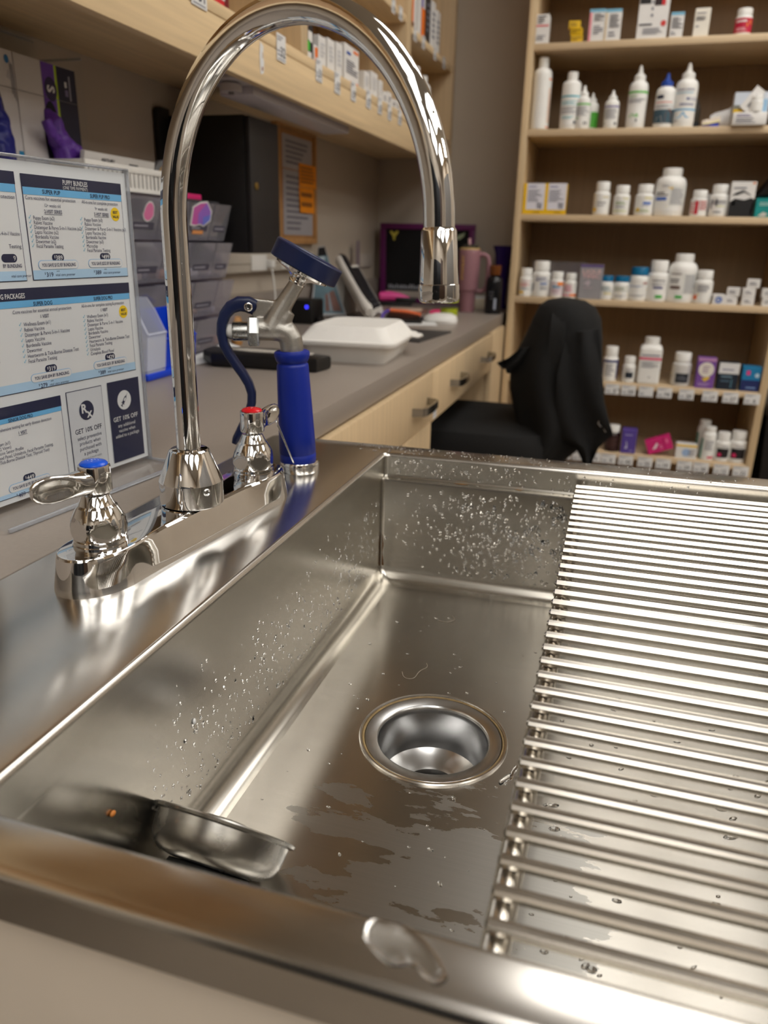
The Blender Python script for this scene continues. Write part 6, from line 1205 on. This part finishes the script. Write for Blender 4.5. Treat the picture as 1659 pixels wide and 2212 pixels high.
droplets('water_droplets', 'beads of water on the far inner wall of the tub', lambda u, v: (Vector(SK((u, yw - .0001, v))), Vector((0, -1, 0)), Vector((0, 0, -1))), 780, (SX0 + .004, .02, -.132, -.034), lambda u, v: max(.10, min(1, (u + .24) / .20)) * (1 if noise.noise(Vector((u * 30, v * 30, 0))) > -.15 else .35), lambda u, v: .0010 + .0009 * max(0, min(1, (u + .2) / .18)), 1.4, 1)
droplets('water_droplets', 'fine beads of water above the ledge on the far wall', lambda u, v: (Vector(SK((u, SY1 - .0001, v))), Vector((0, -1, 0)), Vector((0, 0, -1))), 170, (SX0 + .004, .10, -.024, -.006), lambda u, v: max(.15, .9 - (u + .23) * 3), lambda u, v: .0012, .6, 2)
droplets('water_droplets', 'small beads of water on the left inner wall of the tub', lambda u, v: (Vector((SX0 + .0001, u, v)), Vector((1, 0, 0)), Vector((0, 0, -1))), 620, (.31, .76, -.126, -.034), lambda u, v: max(.08, min(1, (-.03 - v) / .07)), lambda u, v: .0010, 1.0, 3)
droplets('water_droplets', 'tiny spray beads on the far corner of the sink deck', lambda u, v: (Vector(SK((u, v, .0001))), Vector((0, 0, 1)), Vector((0, 1, 0))), 260, (-.27, .15, .781, .812), lambda u, v: .9 if u < -.05 else .35, lambda u, v: .0009, .4, 4)
droplets('water_droplets', 'drops of water on the basin floor under the rod rack', lambda u, v: (Vector((u, v, SZ + .0001)), Vector((0, 0, 1)), Vector((.9, .4, 0)).normalized()), 170, (-.03, .22, .22, .60), lambda u, v: .8 if noise.noise(Vector((u * 20, v * 20, 3))) > 0 else .3, lambda u, v: .0017, 1.8, 5)
droplets('water_droplets', 'scattered drops of water on the basin floor around the drain', lambda u, v: (Vector((u, v, SZ + .0001)), Vector((0, 0, 1)), Vector((.9, -.4, 0)).normalized()), 90, (-.20, -.02, .26, .70), lambda u, v: 0 if hypot(u - DC.x, v - DC.y) < .064 else .7, lambda u, v: .0010, 1.2, 6)
def puddle(name, label, pts, z, h, edge=.0016):
    b = B(); c = Vector((sum(p[0] for p in pts) / len(pts), sum(p[1] for p in pts) / len(pts), 0)); sm = []
    n = len(pts)
    for k in range(n):
        p0, p1, p2, p3 = [Vector((*pts[(k + q) % n], 0)) for q in (-1, 0, 1, 2)]
        for j in range(4):
            t = j / 4; sm.append(.5 * ((2 * p1) + (p2 - p0) * t + (2 * p0 - 5 * p1 + 4 * p2 - p3) * t * t + (3 * p1 - p0 - 3 * p2 + p3) * t ** 3))
    def off(d): return [Vector((p.x, p.y, 0)) + (c - p).normalized() * d for p in sm]
    rings = [[Vector((p.x, p.y, z + .00005)) for p in off(0)], [Vector((p.x, p.y, z + h * .55)) for p in off(edge * .35)], [Vector((p.x, p.y, z + h * .88)) for p in off(edge)], [Vector((p.x, p.y, z + h)) for p in off(edge * 2.4)]]
    b.loft(rings, WATER, (True, True)); return b.done(name, None, label, angle=80, kind='stuff', cat='water')
puddle('water_puddle', 'clear puddle of water on the near steel rim', [(-.0578, .1896), (-.0517, .1912), (-.0451, .1912), (-.0374, .1875), (-.0314, .1822), (-.0274, .1763), (-.0307, .1725), (-.0353, .1757), (-.0393, .1769), (-.0449, .1747), (-.0492, .1760), (-.0542, .1792), (-.0585, .1835)], 0, .0016)
puddle('water_puddle', 'small crooked puddle between the drain and the rod rack', [(-.0344, .4815), (-.0362, .4770), (-.0366, .4720), (-.0396, .4680), (-.0440, .4600), (-.0425, .4565), (-.0385, .4620), (-.0350, .4660), (-.0345, .4720), (-.0328, .4780)], SZ, .0014, .0008)
HAIR = M('pale_hair', (190, 176, 156), .5)
def hair(label, pts): 
    b = B(); P = [Vector((*p, SZ + .0004)) for p in pts]; q = []
    for k in range(len(P) - 1):
        for j in range(5): t = j / 5; q.append(P[k].lerp(P[k + 1], t))
    q.append(P[-1]); q = [sum((q[max(0, min(len(q) - 1, k + d))] for d in (-2, -1, 0, 1, 2)), Vector()) / 5 for k in range(len(q))]
    b.tube(q, .00022, HAIR, 5); b.done('hair_strand', None, label, cat='hair', group='hairs on the basin floor')
hair('pale curled hair on the basin floor just beyond the drain', [(-.1516, .5815), (-.1467, .5701), (-.1373, .5717), (-.1368, .5866), (-.1303, .5956), (-.1343, .6028)])
hair('short pale hair farther back on the basin floor', [(-.1433, .6887), (-.1329, .6859), (-.1252, .6951), (-.1319, .7036)])
b = B(); b.ball((SX0 + .0006, .3602, -.0722), .0016, W, (.6, 1, 1.4)); b.done('white_speck', None, 'tiny white speck stuck on the left inner wall of the tub', cat='speck')
b = B(); b.ball((SX0 + .0010, .2745, -.0735), .0018, C(196, 120, 50), (.7, 1.2, .9)); b.done('orange_crumb', None, 'tiny orange crumb stuck low on the left tub wall near the strainer', cat='crumb')

# ------------------------------------------------------------------ unseen furnishings added outside the view to give the chrome contrast
dd_ = B(); dd_.box(1.2, 2.1, YB + .002, YB + .04, FLOOR + .002, FLOOR + 2.1, M('dark_wood_door', (70, 52, 42), .45, grain=(60, 60, 4), var=.15), .003); structure(dd_, 'added_door_1')  # added door, a dark shape for the chrome to reflect
hc = thing('unseen_tall_cabinet', 'unseen tall maple cabinet added across the aisle for reflections', 'cabinet', (2.7, .3, FLOOR))  # added cabinet, out of view, breaks up the beige in the chrome
b = B(); b.box(2.4, 3.0, -.9, 1.5, FLOOR + .002, FLOOR + 2.1, woodZ, .003); b.done('carcass', hc)
for k in range(4): b = B(); b.box(2.38, 2.399, -.89 + k * .597, -.30 + k * .597, FLOOR + .1, FLOOR + 2.08, M('grey_door_front', (120, 116, 112), .45, var=.04), .003); b.done('door', hc)
kn = thing('unseen_kennel_bank', 'unseen dark steel kennel bank added behind the camera for reflections', 'kennel', (-.1, -2.2, FLOOR))  # added dark block, out of view, for dark streaks in the chrome
b = B(); b.box(-.9, .9, -2.55, -1.85, FLOOR + .002, FLOOR + 1.7, M('dark_steel', (52, 54, 58), .4, .6, vscale=40), .004); b.done('body', kn)
for k in range(6): b = B(); b.box(-.87 + (k % 3) * .59, -.32 + (k % 3) * .59, -1.849, -1.83, FLOOR + .1 + (k // 3) * .8, FLOOR + .85 + (k // 3) * .8, M('unseen_kennel_door', (34, 36, 40), .35, .5), .004); b.done('door', kn)
